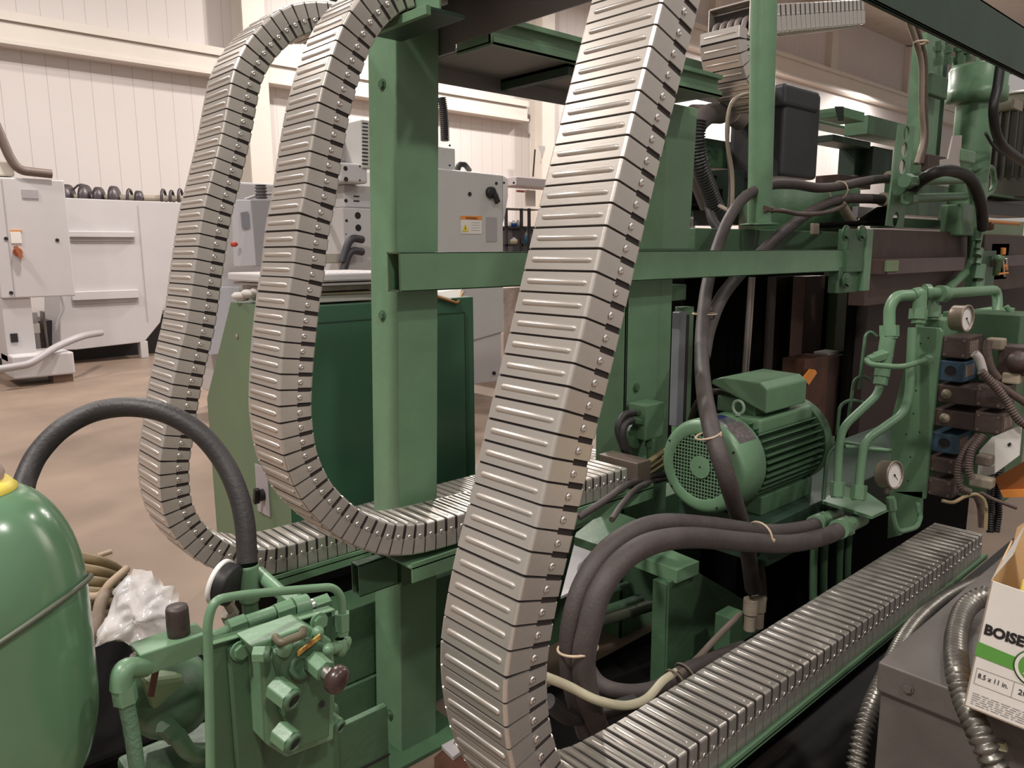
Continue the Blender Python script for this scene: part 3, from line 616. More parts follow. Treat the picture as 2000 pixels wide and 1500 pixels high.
mb=MB(); p=U(1058,293,y=WY-0.53); mb.prism([p+Vector((-0.12,0,0.1)),p+Vector((0.12,0,0.1)),p+Vector((0,0,-0.16))],(0,-0.01,0)); solo(mb.done('triangular_marker',GREYM),'small grey triangular marker on the white wall column','marker')
# brown flaking wall patch machine behind carrier
t=thing('old_machine_base','brown flaking old machine base seen left of nearest carrier','machine base',(6.4,7.2,0))
mb=MB(); pbox(mb,(983,562),(1075,800),7.2,0.6); mb.done('body',mat('flaking_brown',(0.16,0.10,0.085),0.7,0,0.9,2.2,0.3,12,col2=(205,190,180)),t,0.01)
t=thing('white_machine','white machine body at right edge of nearest carrier above the floor','machine',(6.8,5.8,0))
mb=MB(); pbox(mb,(1160,625),(1224,738),5.6,0.6); mb.done('body',WHITE,t,0.03); mb=MB(); pbox(mb,(1150,690),(1224,702),5.58,0.02); mb.done('trim_strip',DARKGREY,t)
mb=MB(); pbox(mb,(1160,738),(1218,800),5.7,0.3); mb.done('underframe',BLACK,t)
t=thing('control_box','small white control box with oval red label behind crossbar','control box',(5.6,4.2,1.4))
p=U(1340,449,y=4.25); MB().box(p.x-0.04,p.x+0.04,4.25,4.35,0,p.z).done('stand_post',BLACK,t)
mb=MB(); pbox(mb,(1322,425),(1358,449),4.2,0.25); mb.done('box_body',WHITE,t,0.006)
p=U(1343,437,y=4.195); mb=MB(); mb.tube([p+X*(0.055*math.cos(k))+Z*(0.028*math.sin(k)) for k in [2*math.pi*i/24 for i in range(24)]],0.003,6,closed=True); mb.box(p.x-0.02,p.x+0.02,4.192,4.198,p.z-0.006,p.z+0.006); mb.done('oval_label',REDL,t)
mb=MB(); pbox(mb,(1324,405),(1380,426),4.3,0.2); mb.use(BLACK)
mb.mats=[GREYM]; mb.mi=[0]*len(mb.f); mb.done('rear_box',GREYM,t)
mb=MB()
for k in range(9): pbox(mb,(1336+k*4.6,409),(1338.5+k*4.6,422),4.295,0.01)
mb.done('vent_slot',BLACK,t)
mb=MB(); pbox(mb,(1308,540),(1345,650),4.6,0.3); mb.done('white_door',WHITE,t)
mb=MB(); pbox(mb,(1300,650),(1350,700),4.7,0.3); mb.done('dark_lower_door',BLACK,t)
# ================================================================ electric motor
def dpt(px,py,d): return U(px,py,d=d)
M0=Vector((2.235,1.475,U(1378,915,x=2.235).z)); MR=0.168
t=thing('electric_motor','green electric motor with round perforated fan cover, fins and terminal box','electric motor',(M0.x+0.2,M0.y,M0.z-MR))
def grille(o,u,v,ax,r0,pitch,hole,rin,rfull):
    """flat perforated disc: square holes on a grid"""
    mb=MB(); n=int(rfull/pitch)+1; vs=[];fs=[]
    th=0.0025
    def ok(i,j): c=math.hypot(i*pitch,j*pitch); return rin<c<r0
    h=hole/2;
    for i in range(-n,n+1):
        for j in range(-n,n+1):
            a0,a1=(i-.5)*pitch,(i+.5)*pitch; b0,b1=(j-.5)*pitch,(j+.5)*pitch
            if max(math.hypot(a,b) for a in(a0,a1) for b in(b0,b1))>rfull: continue
            cells=[(a0,a1,b0,b1)] if not ok(i,j) else [(a0,i*pitch-h,b0,b1),(i*pitch+h,a1,b0,b1),(i*pitch-h,i*pitch+h,b0,j*pitch-h),(i*pitch-h,i*pitch+h,j*pitch+h,b1)]
            for c in cells:
                q=[(c[0],c[2]),(c[1],c[2]),(c[1],c[3]),(c[0],c[3])]; mb.prism([o+u*a+v*b for a,b in q],ax*th)
    return mb
g=grille(M0+X*0.004,Y,Z,X,0.118,0.0125,0.0094,0.036,0.128)
cv=MB(); cv.lathe(M0,(1,0,0),[(0.116,0.004),(0.120,0.0015),(0.145,0.0),(MR-0.014,0.003),(MR-0.004,0.011),(MR,0.024),(MR,0.15),(MR-0.005,0.155),(MR-0.005,0.02),(0.14,0.008),(0.116,0.0065)],56); fc=cv.done('fan_cover',GREEN,t)
g.done('fan_grille',GREEN,fc); 
mb=MB(); mb.cyl(M0-X*0.001,M0+X*0.003,0.040,32); mb.done('centre_disc',GREEN,fc)
mb=MB(); mb.cyl(M0+X*0.02,M0+X*0.03,0.13,32); mb.done('fan_backing',BLACK,t)
MB().cyl(M0-X*0.0015,M0,0.004,10).done('screw',BLACK,t)
for a in(0.5,2.6,4.2,5.6): c=M0+Y*(0.15*math.cos(a))+Z*(0.15*math.sin(a)); MB().cyl(c-X*0.002,c+X*0.006,0.004,10).done('screw',BLACK,t)
mb=MB(); mb.cyl(M0+X*0.13,M0+X*0.60,0.132,40); mb.done('motor_body',GREEN2,t)
mb=MB()
for k in range(40):
    a=math.radians(9*k+4); 
    if 62<((9*k+4)%360)<118: continue
    r=0.168; mb.obox(M0+X*0.38+Y*(0.148*math.cos(a))+Z*(0.148*math.sin(a)),(0.215,0,0),Vector((0,math.cos(a),math.sin(a)))*0.02,Vector((0,-math.sin(a),math.cos(a)))*0.0028)
mb.done('cooling_fins',GREEN2,t)
mb=MB(); mb.cyl(M0+X*0.585,M0+X*0.64,0.172,40); mb.cyl(M0+X*0.64,M0+X*0.80,0.05,20); mb.done('end_flange',GREEN2,t,0.004)
# top saddle and terminal box
mb=MB(); mb.box(M0.x+0.19,M0.x+0.58,M0.y-0.115,M0.y+0.06,M0.z+0.10,M0.z+0.158); mb.done('saddle',GREEN,t,0.012,3)
bx0,bx1=M0.x+0.23,M0.x+0.49
tb=MB(); q=[(bx0,M0.y+0.075,M0.z+0.158),(bx1,M0.y+0.075,M0.z+0.158),(bx1,M0.y-0.04,M0.z+0.158),(bx0+0.04,M0.y-0.04,M0.z+0.158)]
tb.box(bx0,bx1,M0.y-0.07,M0.y+0.09,M0.z+0.155,M0.z+0.215); tbo=tb.done('terminal_box',GREEN2,t,0.006)
ld=MB(); zc=M0.z
ld.prism([(bx0-0.012,M0.y+0.11,zc+0.27),(bx0-0.012,M0.y+0.11,zc+0.255),(bx0-0.012,M0.y-0.12,zc+0.175),(bx0-0.012,M0.y-0.12,zc+0.265),(bx0-0.012,M0.y-0.09,zc+0.285),(bx0-0.012,M0.y+0.06,zc+0.288)],(bx1-bx0+0.03,0,0)); ld.done('terminal_cover',GREEN,tbo,0.010,3)
ec=M0+Vector((0.20,-0.02,0.188)); mb=MB(); mb.tube([ec+Y*(0.022*math.cos(a))+Z*(0.024*math.sin(a)) for a in [2*math.pi*i/20 for i in range(20)]],0.006,8,closed=True); mb.cyl(ec-Z*0.03,ec-Z*0.022,0.012,14); mb.done('lifting_eye',mat('pale_green_eye',(0.30,0.40,0.30),0.4),t)
# nameplates wrapped on the cover
def wrap(a0,a1,x0,x1,m,nm,par):
    mb=MB(); vs=[];n=8
    for i in range(n+1):
        a=math.radians(a0+(a1-a0)*i/n)
        for xx in(x0,x1): vs.append(M0+Vector((xx,0,0))-Y*(-(MR+0.001)*math.cos(a))+Z*((MR+0.001)*math.sin(a)))
    mb.add(vs,[(2*i,2*i+1,2*i+3,2*i+2) for i in range(n)]); return mb.done(nm,m,par)
wrap(88,112,0.03,0.12,mat('silver_nameplate',(0.12,0.12,0.14),0.35,0.4,0.2,30),'maker_plate',t)
wrap(88,100,0.055,0.12,mat('navy_plate',(0.02,0.025,0.12),0.35),'maker_plate_field',t)
np_=wrap(113,142,0.03,0.135,mat('dark_data_plate',(0.06,0.05,0.055),0.35,0.3,0.6,90,col2=(120,110,110)),'data_plate',t)
mb=MB(); p=U(1432,772,y=M0.y+0.12); mb.cyl(p-X*0.025,p+X*0.02,0.022,6,smooth=False); mb.done('cable_gland',TAN,t)
MB().box(M0.x+0.2,M0.x+0.58,M0.y-0.13,M0.y+0.13,M0.z-0.195,M0.z-0.125).done('feet',GREEN2,t,0.004)
t2=thing('motor_mount','dark green mounting frame with painted-in shade carrying the electric motor','mount',(2.4,1.47,0))
MB().box(2.38,4.4,1.28,1.66,0.50,M0.z-0.195).done('top_plate',DGREEN,t2,0.004)
MB().box(2.75,4.4,1.34,1.62,0.0,0.50).done('pedestal',MATTE,t2,0.004)  # near-black mount, the dark below the motor put into its colour
mb=MB(); mb.tube(spline([U(1425,772,y=M0.y+0.12),U(1390,765,y=M0.y+0.16),U(1360,790,y=M0.y+0.25),U(1342,850,y=M0.y+0.35),U(1335,930,y=M0.y+0.4)],8),0.012,10); solo(mb.done('motor_cable',mat('brownish_cable',(0.10,0.075,0.06),0.5)),'brownish power cable arching from the motor gland to the left','cable')
# ================================================================ hydraulic manifold panel with pipes
XM=3.0
t=thing('hydraulic_manifold','tall green drilled manifold plate between pipes and brown valve stack','manifold',(XM,1.05,0.6))
q=[U(1787,645,x=XM),U(1792,638,x=XM),U(1834,641,x=XM),U(1839,648,x=XM),U(1806,975,x=XM),U(1740,960,x=XM),U(1740,820,x=XM)]
mb=MB(); mb.prism(q,(0.02,0,0)); mb.done('plate',GREEN,t,0.0015)
mb=MB()
for px,py_ in((1813,660),(1798,671),(1789,763),(1784,808),(1796,844),(1770,848),(1778,893),(1773,939),(1800,700)): p=U(px,py_,x=XM-0.001); MB().cyl(p,p+X*0.004,0.003,10).done('drilled_hole',BLACK,t)
mb=MB(); a=U(1828,668,x=XM+0.02); b=U(1808,1000,x=XM+0.02); mb.box(XM+0.20,XM+0.42,0.80,1.06,U(1808,1000,x=XM).z+0.03,U(1837,612,x=XM+0.1).z); mb.done('manifold_block',GREEN2,t,0.004)
mb=MB(); q=[U(1735,1000,x=XM-0.0),U(1738,960,x=XM),U(1802,960,x=XM),U(1800,1010,x=XM),U(1760,1045,x=XM),U(1733,1052,x=XM)]; mb.prism(q,(0.012,0,0)); mb.done('drip_plate',GREEN,t,0.001)
# shelf under the pipes
q=[U(1606,981,z=0.60),U(1705,1005,z=0.60),U(1738,985,z=0.60),U(1700,960,z=0.60),U(1640,955,z=0.60)]
t=thing('pipe_bracket','green horizontal bracket plate holding the lower ends of two pipes','bracket',tuple(q[0]))
zz=U(1660,980,x=2.8).z
q=[U(a,b,z=zz) for a,b in((1606,978),(1703,1008),(1738,992),(1690,958),(1640,948))]
MB().prism(q,(0,0,-0.012)).done('plate',GREEN,t,0.001)
def pipe(label,pts,r,m=GREEN,fr=0.05,n=14,ends=(),name='hydraulic_pipe',group=None,cat='pipe'):
    P=fillet(pts,fr); t=thing(name,label,cat,tuple(P[-1]),group)
    MB().tube(P,r,n).done('tube',m,t)
    for (i,l,rr_) in ends:
        a=P[i]; b=P[i+1] if i==0 else P[i-1]; dr=(b-a).normalized(); mb=MB(); mb.cyl(a-dr*0.004,a+dr*l,rr_,6,smooth=False); mb.cyl(a-dr*0.012,a+dr*0.0,rr_*0.82,16); mb.done('union_nut',m,t,0.0015)
    return t
D=2.72
pipe('large green pipe bending at top, left of the manifold plate, joining the elbow row',[dpt(1737,655,D),dpt(1737,600,D),dpt(1750,578,D),dpt(1790,576,D)],0.020,ends=((0,0.035,0.033),),fr=0.06)
pipe('green pipe descending left of manifold in an S bend to leftmost lower union',[dpt(1722,735,D),dpt(1715,770,D),dpt(1645,835,D),dpt(1638,880,D),dpt(1635,966,D)],0.0145,ends=((-1,0.045,0.026),(0,0.03,0.024)),fr=0.07)
pipe('green pipe running down along the drilled plate to right lower union',[dpt(1782,640,D),dpt(1776,770,D),dpt(1765,808,D),dpt(1690,860,D),dpt(1682,900,D),dpt(1676,972,D)],0.0155,ends=((-1,0.045,0.028),),fr=0.08)
t=thing('pipe_tee','thick vertical green tee fitting in front of the manifold plate','pipe fitting',tuple(dpt(1733,760,D)))
MB().cyl(dpt(1735,655,D),dpt(1722,735,D),0.026,20).done('tee_body',GREEN,t)
mb=MB(); mb.cyl(dpt(1736,690,D),dpt(1706,700,D-0.03),0.022,6,smooth=False); mb.cyl(dpt(1712,698,D-0.03),dpt(1694,704,D-0.05),0.017,6,smooth=False); mb.done('side_union',GREEN,t,0.001)
pipe('slim green tube crossing in front of the manifold from tee to plate',[dpt(1692,702,D-0.06),dpt(1700,712,D-0.08),dpt(1760,718,D-0.16),dpt(1812,702,D-0.06)],0.0095,ends=((-1,0.018,0.017),),fr=0.05)
# elbow row on top
t=thing('elbow_fitting','glossy green elbow fitting at the top left corner of the manifold','pipe fitting',tuple(dpt(1795,600,D)))
MB().tube(fillet([dpt(1785,576,D),dpt(1797,572,D),dpt(1796,600,D),dpt(1793,632,D)],0.03),0.023,18).done('elbow_body',GREEN,t)
mb=MB(); mb.cyl(dpt(1794,604,D),dpt(1792,624,D),0.031,6,smooth=False); mb.done('union_nut',GREEN,t,0.002)
t=thing('elbow_fitting','green tee with ring nuts beside the glossy elbow fitting','pipe fitting',tuple(dpt(1825,600,D+0.1)))
mb=MB(); mb.cyl(dpt(1800,571,D+0.04),dpt(1850,573,D+0.1),0.020,18); mb.done('tee_body',GREEN,t)
mb=MB(); mb.cyl(dpt(1805,571,D+0.05),dpt(1815,571,D+0.05),0.030,20); mb.cyl(dpt(1834,573,D+0.07),dpt(1846,574,D+0.09),0.030,20); mb.done('ring_nut',GREEN,t,0.002)
mb=MB(); mb.cyl(dpt(1824,580,D+0.1),dpt(1822,625,D+0.1),0.018,14); mb.cyl(dpt(1823,597,D+0.1),dpt(1822,620,D+0.1),0.027,6,smooth=False); mb.done('drop_leg',GREEN,t,0.001)
pipe('long green pipe from the elbow row to right, then down to the valve block',[dpt(1846,573,D+0.1),dpt(1948,566,D+0.45),dpt(1948,655,D+0.4)],0.019,ends=((-1,0.05,0.032),),fr=0.05)
t=thing('manifold_bar','green top manifold bar receiving the right pipe','manifold',tuple(dpt(1900,650,3.0)))
a=U(1800,612,x=3.1); MB().box(3.05,3.9,1.00,1.10,U(1830,660,x=3.1).z,U(1830,622,x=3.1).z).done('bar',GREEN,t,0.004)
MB().box(3.35,3.95,0.72,0.99,U(1960,720,x=3.4).z,U(1960,665,x=3.4).z).done('lower_block',GREEN,t,0.004)
# small looped tubes left of the pipes
for (pts,lab) in (([(1712,657),(1700,647),(1690,655),(1678,760)],'small dark green looped tube, topmost left of the tee'),
                  ([(1700,742),(1685,733),(1668,742),(1655,830)],'small dark green looped tube, second left of the tee'),
                  ([(1700,790),(1660,780),(1640,792),(1634,850)],'small dark green looped tube, lowest left of the tee')):
    pipe(lab,[dpt(a,b,D+0.12) for a,b in pts],0.0065,GREEN2,0.03,8)
pipe('thin dark green tube framing the pipes at lower left',[dpt(1740,880,D+0.15),dpt(1640,862,D+0.15),dpt(1616,885,D+0.15),dpt(1608,975,D+0.15)],0.008,GREEN2,0.04,8)
pipe('thin horizontal green tube behind the S bend pipes',[dpt(1650,872,D+0.1),dpt(1735,880,D+0.1)],0.008,GREEN,0.02,8)
# gauges
def gauge(label,c,r,ax,depth,stem,pos=True):
    t=thing('pressure_gauge',label,'pressure gauge',tuple(c)); ax=Vector(ax).normalized()
    MB().lathe(c-ax*depth,ax,[(0.001,0),(r*0.93,0),(r,0.004),(r,depth-0.003),(r*1.06,depth-0.003),(r*1.06,depth+0.003),(r*0.93,depth+0.003),(r*0.90,depth-0.002)],40).done('case',mat('gauge_steel_case',(0.30,0.24,0.19),0.4,0.5),t)
    MB().lathe(c,ax,[(0.0005,-0.003),(r*0.93,-0.003)],40).done('dial',DIALW,t)
    v=Z; u=ax.cross(v).normalized(); mb=MB()
    for k in range(21):
        a=math.radians(-135+13.5*k); d_=u*math.sin(a)+v*math.cos(a); mb.obox(c+ax*-0.0022+d_*r*0.78,d_*r*0.06,d_.cross(ax)*r*0.012,ax*0.0004)
    mb.done('dial_marks',BLACK,t)
    mb=MB(); d_=(u*-0.7-v*0.7).normalized(); mb.obox(c+ax*-0.001+d_*r*0.3,d_*r*0.38,d_.cross(ax)*r*0.02,ax*0.0005); mb.cyl(c-ax*0.002,c+ax*0.001,r*0.07,12); mb.done('needle',BLACK,t)
    if stem: MB().cyl(c-ax*depth*0.5-Z*r*0.95,c-ax*depth*0.5-Z*(r+0.02),0.009,6,smooth=False).done('stem',mat('gauge_stem',(0.25,0.22,0.18),0.4,0.5),t)
    return t
gc=dpt(1748,928,2.45)
gauge('round steel pressure gauge in front of the drilled manifold plate, lower one',gc,0.044,(-0.17,-0.97,0.12),0.045,True)
gc2=dpt(1889,622,2.55); gauge('pressure gauge with pale dirty face above the valve stack',gc2,0.043,(-0.12,-0.98,0.02),0.045,False)
g1=dpt(1740,978,2.45)
pipe('green gauge line hooking below the lower pressure gauge',[g1,dpt(1744,1010,2.46),dpt(1753,1040,2.47),dpt(1790,1030,2.52),dpt(1798,1010,2.6),dpt(1792,985,2.7)],0.0085,ends=((0,0.03,0.016),),fr=0.03)
# valve stack: -X faces
def valve(label,x,p0,p1,xd,m,detail):
    a=U(*p0,x=x); b=U(*p1,x=x); t=thing('hydraulic_valve',label,'hydraulic valve',(x,b.y,b.z),'stacked hydraulic valves beside the manifold plate')
    MB().box(x,x+xd,a.y,b.y,b.z,a.z).done('valve_body',m,t,0.004)
    cy,cz=(a.y+b.y)/2,(a.z+b.z)/2
    w_=abs(a.y-b.y)/2; h_=abs(a.z-b.z)/2
    if detail=='screws':
        MB().box(x-0.003,x,cy-w_*0.92,cy+w_*0.92,cz-h_*0.9,cz+h_*0.9).done('cover_plate',BROWNV,t,0.002)
        for sy in(-1,1):
            for sz in(-1,1): p=Vector((x-0.005,cy+sy*w_*0.72,cz+sz*h_*0.68)); MB().cyl(p,p+X*0.004,0.005,10).done('cover_screw',mat('dull_screw',(0.25,0.2,0.16),0.4,0.6),t)
    if detail=='port':
        p=Vector((x,cy,cz)); MB().lathe(p-X*0.001,(1,0,0),[(0.020,0),(0.017,0.0),(0.015,0.02),(0.001,0.02)],24).done('port_socket',BLACK,t); MB().cyl(p-X*0.0006,p+X*0.001,0.0165,24).done('port_hole',BLACK,t)
    if detail=='plug':
        p=Vector((x,cy+w_*0.45,cz)); MB().lathe(p-X*0.008,(1,0,0),[(0.001,0),(0.006,0),(0.006,0.002),(0.016,0.001),(0.018,0.008)],20).done('round_plug',mat('tan_plug',(0.38,0.32,0.24),0.5,0.2,0.2,60),t)
    # ribbed connector label on -Y side
    mb=MB(); yb=b.y
    for k in range(5): mb.box(x+0.02+0.018*k,x+0.032+0.018*k,yb-0.002,yb,cz-h_*0.5,cz+h_*0.6)
    if detail in('screws','port'): mb.done('side_label',mat('tan_label',(0.28,0.21,0.17),0.6,0,0.4,60),t)
    return t
V=XM+0.03
valve('brown valve with four cover screws at top of the stack',V,(1841,656),(1888,702),0.16,BROWNV,'screws')
valve('blue valve with round port directly below the top brown valve',V,(1833,703),(1880,748),0.15,BLUEV,'port')
valve('brown valve body with round tan plug, third from stack top',V,(1829,750),(1905,794),0.16,BROWNV,'plug')
valve('brown valve body with round tan plug, fourth from stack top',V,(1825,797),(1902,842),0.16,BROWNV,'plug')
valve('blue valve with round port, low in the stack under two plugs',V,(1820,843),(1868,889),0.15,BLUEV,'port')
valve('brown valve cover below the lower blue valve',V,(1817,890),(1862,928),0.12,BROWNV,'screws')
valve('lowest brown valve cover in the stack',V,(1812,931),(1858,975),0.12,BROWNV,'screws')
V2=XM-0.05
valve('brown solenoid block sticking out right of third valve',V2+0.0,(1908,752),(1957,800),0.14,BROWNV,'screws')
valve('brown solenoid block sticking out right of fourth valve',V2+0.0,(1905,803),(1955,851),0.14,BROWNV,'screws')
# connectors and small parts to the right of the stack
for (p0,p1,m_,lab,cat,x_) in (((1925,660),(1957,685),TAN,'dusty tan connector block with cable bend above valve stack','connector',3.0),((1957,727),(1990,752),mat('cream_connector',(0.50,0.42,0.31),0.5,0,0.15),'cream terminal connector right of the valve stack','connector',3.02),
    ((1905,888),(1933,913),mat('dark_tan_connector',(0.16,0.125,0.10),0.6,0,0.4,30),'grimy connector between cable loops and white cover','connector',2.85),((1893,930),(1935,958),TAN,'dusty tan connector under the cable loops','connector',2.85)):
    a=U(*p0,x=x_); b=U(*p1,x=x_); mb=MB(); mb.box(x_,x_+0.05,a.y,b.y,b.z,a.z); solo(mb.done('cable_connector',m_,None,0.006),lab,cat)
x_=3.02; mb=MB(); p=U(1985,706,x=x_); mb.lathe(p+X*0.02,(-1,-0.3,0),[(0.001,0.05),(0.02,0.05),(0.025,0.04),(0.036,0.035),(0.036,0)],20); t=thing('solenoid_coil','round reddish brown ringed cap at right image edge','cap',tuple(p)); mb.done('cap',BROWNV,t); MB().box(x_+0.01,x_+0.1,p.y-0.07,p.y+0.06,p.z-0.05,p.z+0.05).done('coil_body',BROWNV,t,0.004)
t=thing('white_cover','white folded sheet cover with small dark mark right of valves','cover',tuple(U(1950,900,x=2.9)))
q=[U(a,b,x=2.95) for a,b in((1942,852),(1953,853),(1950,918),(1905,935),(1912,905),(1930,870))]
MB().prism([U(a,b,x=2.95) for a,b in((1938,853),(1943,852),(1943,925),(1908,935),(1913,880))],(0.01,0,0)).done('side_panel',PAPER,t)
MB().prism([U(a,b,x=2.90) for a,b in((1943,852),(1992,832),(1994,838),(1990,890),(1943,925))],(0.01,0,0)).done('front_panel',PAPER,t)
MB().prism([U(a,b,x=2.895) for a,b in((1967,868),(1972,864),(1975,868),(1970,873))],(0.004,0,0)).done('dark_mark',BLACK,t)
t=thing('orange_machine_part','orange painted part low at right edge behind the carton','machine part',tuple(U(1970,940,x=2.75)))
MB().prism([U(a,b,x=2.98) for a,b in((1942,935),(2020,890),(2020,955),(1953,958))],(0.05,0,0)).done('panel',mat('burnt_orange_paint',(0.27,0.085,0.02),0.5),t); MB().prism([U(a,b,x=2.97) for a,b in((1953,958),(2020,955),(2020,970),(1960,972))],(0.05,0,0)).done('edge_strip',ORANGE,t)
CAB=mat('brown_cable_sleeve',(0.10,0.065,0.055),0.55,0,0.3,30,0.3,100)
def cab(label,pts,r,d,m=CAB,nm='cable',rib=False):
    P=[dpt(a,b,d+(c[0] if c else 0)) for a,b,*c in pts]
    mb=MB()
    if rib: Q,f=corr(P,r,r*0.7,r*0.12); mb.tube(Q,f,10)
    else: mb.tube(spline(P,8),r,10)
    return solo(mb.done(nm,m),label,'cable')
cab('thick brown cable curling from the top connector down to the right',[(1930,665),(1928,690),(1936,720),(1950,740)],0.014,2.62)
cab('brown sleeved cable running diagonally over the solenoid blocks',[(1915,725),(1935,745),(1960,775),(1985,815),(2010,835)],0.013,2.5,rib=True)
cab('second brown cable running right above the diagonal one',[(1918,735),(1950,752),(1985,775),(2015,795)],0.012,2.56)
cab('braided brown cable loop hanging left below the solenoid blocks',[(1912,850),(1885,880),(1872,915),(1875,950),(1895,962)],0.012,2.56,rib=True)
cab('braided brown cable loop hanging right below the solenoid blocks',[(1920,850),(1898,880),(1892,915),(1898,935)],0.012,2.53,rib=True)
cab('pale silver sleeve cable beside the upper blue valve',[(1903,690),(1912,700),(1918,718),(1922,735)],0.015,2.62,mat('silver_sleeve',(0.6,0.55,0.53),0.4,0.3))
cab('yellowish stiff wire looping under the valve stack',[(1840,978),(1862,981),(1885,970),(1908,966),(1925,985),(1925,1035)],0.006,2.56,mat('yellowish_wire',(0.30,0.22,0.12),0.5))
cab('brown cable hanging under valve stack towards carrier end',[(1905,965),(1915,990),(1918,1030)],0.011,2.6)
for i,px in enumerate((1938,1950)):
    cab(('left','right')[i]+' black corrugated conduit dropping behind the valve stack',[(px,915),(px-2,960),(px-4+4*i,1000),(px-5,1040)],0.012,2.75,BLACK,rib=True)
cab('thin brown wire poking right from the cable joint',[(1915,962),(1940,975),(1985,992)],0.006,2.5)
# ================================================================ press frame and machinery on the right
def blk(label,nm,cat,parts,loc=None):
    """parts: (part name, material, p0, p1, y, depth[, bevel])"""
    p=U(*parts[0][2],y=parts[0][4]); t=thing(nm,label,cat,(p.x,parts[0][4],0 if loc is None else loc))
    for q in parts:
        mb=MB(); pbox(mb,q[2],q[3],q[4],q[5]); mb.done(q[0],q[1],t,q[6] if len(q)>6 else 0.004)
    return t
t=blk('dark press frame interior with black shade panels behind the motor','hydraulic_press','press',[
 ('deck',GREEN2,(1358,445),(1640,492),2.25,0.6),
 ('shade_panel',MATTE,(1340,490),(1470,1010),2.75,0.25),  # black boxes stand for the darkness of the press cavity
 ('rear_shade_panel',MATTE,(1470,480),(1600,1000),3.1,0.3),
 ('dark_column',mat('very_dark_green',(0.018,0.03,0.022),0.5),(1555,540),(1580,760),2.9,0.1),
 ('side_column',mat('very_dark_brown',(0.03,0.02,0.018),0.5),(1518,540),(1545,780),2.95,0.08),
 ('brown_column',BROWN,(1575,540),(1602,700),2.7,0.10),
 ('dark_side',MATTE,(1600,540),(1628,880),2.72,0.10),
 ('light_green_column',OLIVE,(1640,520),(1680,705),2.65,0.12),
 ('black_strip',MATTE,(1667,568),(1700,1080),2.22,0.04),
 ('inner_shade_panel',MATTE,(1590,700),(1705,1010),2.62,0.04),('base_shadow_panel',MATTE,(1330,1000),(1700,1180),2.3,0.3)])  # added dark sheets close bright gaps and stand for shade
mb=MB(); mb.cyl(U(1466,541,y=2.5),U(1453,735,y=2.5),0.016,12); mb.cyl(U(1472,541,y=2.55),U(1459,735,y=2.55),0.012,12); solo(mb.done('guide_rod',mat('ground_rod',(0.42,0.36,0.34),0.35,0.6)),'bright vertical steel guide rod in front of dark press interior','rod')
t=blk('rust brown bracket block with orange stop inside the press','slide_block','block',[
 ('block',RUST,(1572,703),(1608,860),2.25,0.15),('right_block',BROWN,(1604,702),(1640,880),2.3,0.12),('grease_pad',PAPER,(1617,689),(1638,702),2.35,0.1)],1.0)
mb=MB(); mb.prism([U(a,b,y=2.2) for a,b in((1574,745),(1592,722),(1596,728),(1580,752))],(0,0.04,0)); mb.done('orange_stop',ORANGE,t)
# left of press: narrow post with sensor strip
blk('narrow green post with grey rail left of the hanging hoses','rail_post','post',[('post',GREEN,(1336,600),(1347,860),2.5,0.06),('grey_rail',mat('grey_rail',(0.25,0.26,0.29),0.4,0.4),(1328,610),(1334,830),2.45,0.05),('black_slot',BLACK,(1334,616),(1340,830),2.48,0.04),('green_bracket',GREEN2,(1304,557),(1340,586),2.4,0.12)])
blk('orange rusty coil on the floor seen through the frame','coil','coil',[('coil_body',RUST,(1300,735),(1320,790),4.4,0.2,0.05)],0.0)
t=blk('farther green cable tray rail seen between nearest carrier and round pole','cable_tray','cable tray',[('rail',GREEN2,(1325,138),(1480,150),3.1,0.03),('lower_rail',GREEN,(1325,168),(1480,180),3.1,0.05),('rear_plate',DGREEN,(1325,142),(1480,190),3.2,0.03)],2.2)
# motor-like drum and dark beams left of the round pole
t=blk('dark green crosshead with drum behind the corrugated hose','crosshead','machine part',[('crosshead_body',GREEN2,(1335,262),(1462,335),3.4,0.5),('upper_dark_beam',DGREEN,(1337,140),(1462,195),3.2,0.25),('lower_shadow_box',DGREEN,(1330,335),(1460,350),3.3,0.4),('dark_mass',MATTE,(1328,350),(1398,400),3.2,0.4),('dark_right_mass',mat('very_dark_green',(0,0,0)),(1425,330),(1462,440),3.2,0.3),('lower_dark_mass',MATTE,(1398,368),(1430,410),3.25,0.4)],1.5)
mb=MB(); c=U(1385,303,y=3.395); mb.lathe(c,(0,1,0),[(0.035,0),(0.03,0.0),(0.028,0.02),(0.0,0.02)],20); mb.done('boss',DGREEN,t)
mb=MB(); mb.prism([U(a,b,y=3.39) for a,b in((1437,264),(1455,264),(1455,320),(1450,310))],(0,-0.03,0)); mb.done('rib',GREEN,t)
mb=MB(); mb.cyl(U(1352,222,y=3.2),U(1415,222,y=3.2),0.06,20); mb.cyl(U(1430,222,y=3.2),U(1446,235,y=3.2),0.075,24); solo(mb.done('duct_pipe',mat('brown_grey_duct',(0.22,0.18,0.165),0.5,0.2)),'brown-grey horizontal duct above the dark crosshead','duct')
mb=MB(); P=spline([U(1410,222,y=2.9),U(1380,225,y=2.85),U(1352,262,y=2.8),U(1356,320,y=2.8),U(1385,400,y=2.8)],10)
mb.tube(P,0.062,14); solo(mb.done('hose_sleeve',mat('brown_grey_sleeve',(0.085,0.068,0.063),0.55)),'smooth grey-brown sleeve behind the corrugated black hose','hose')
mb=MB(); P,f=corr([U(1362,235,y=2.72),U(1360,270,y=2.72),U(1366,320,y=2.72),U(1382,365,y=2.72),U(1398,408,y=2.72)],0.050,0.018,0.0045,16); mb.tube(P,f,16); solo(mb.done('corrugated_hose',BLACK),'thick black corrugated hose hanging right of the upright on crossbar','hose')
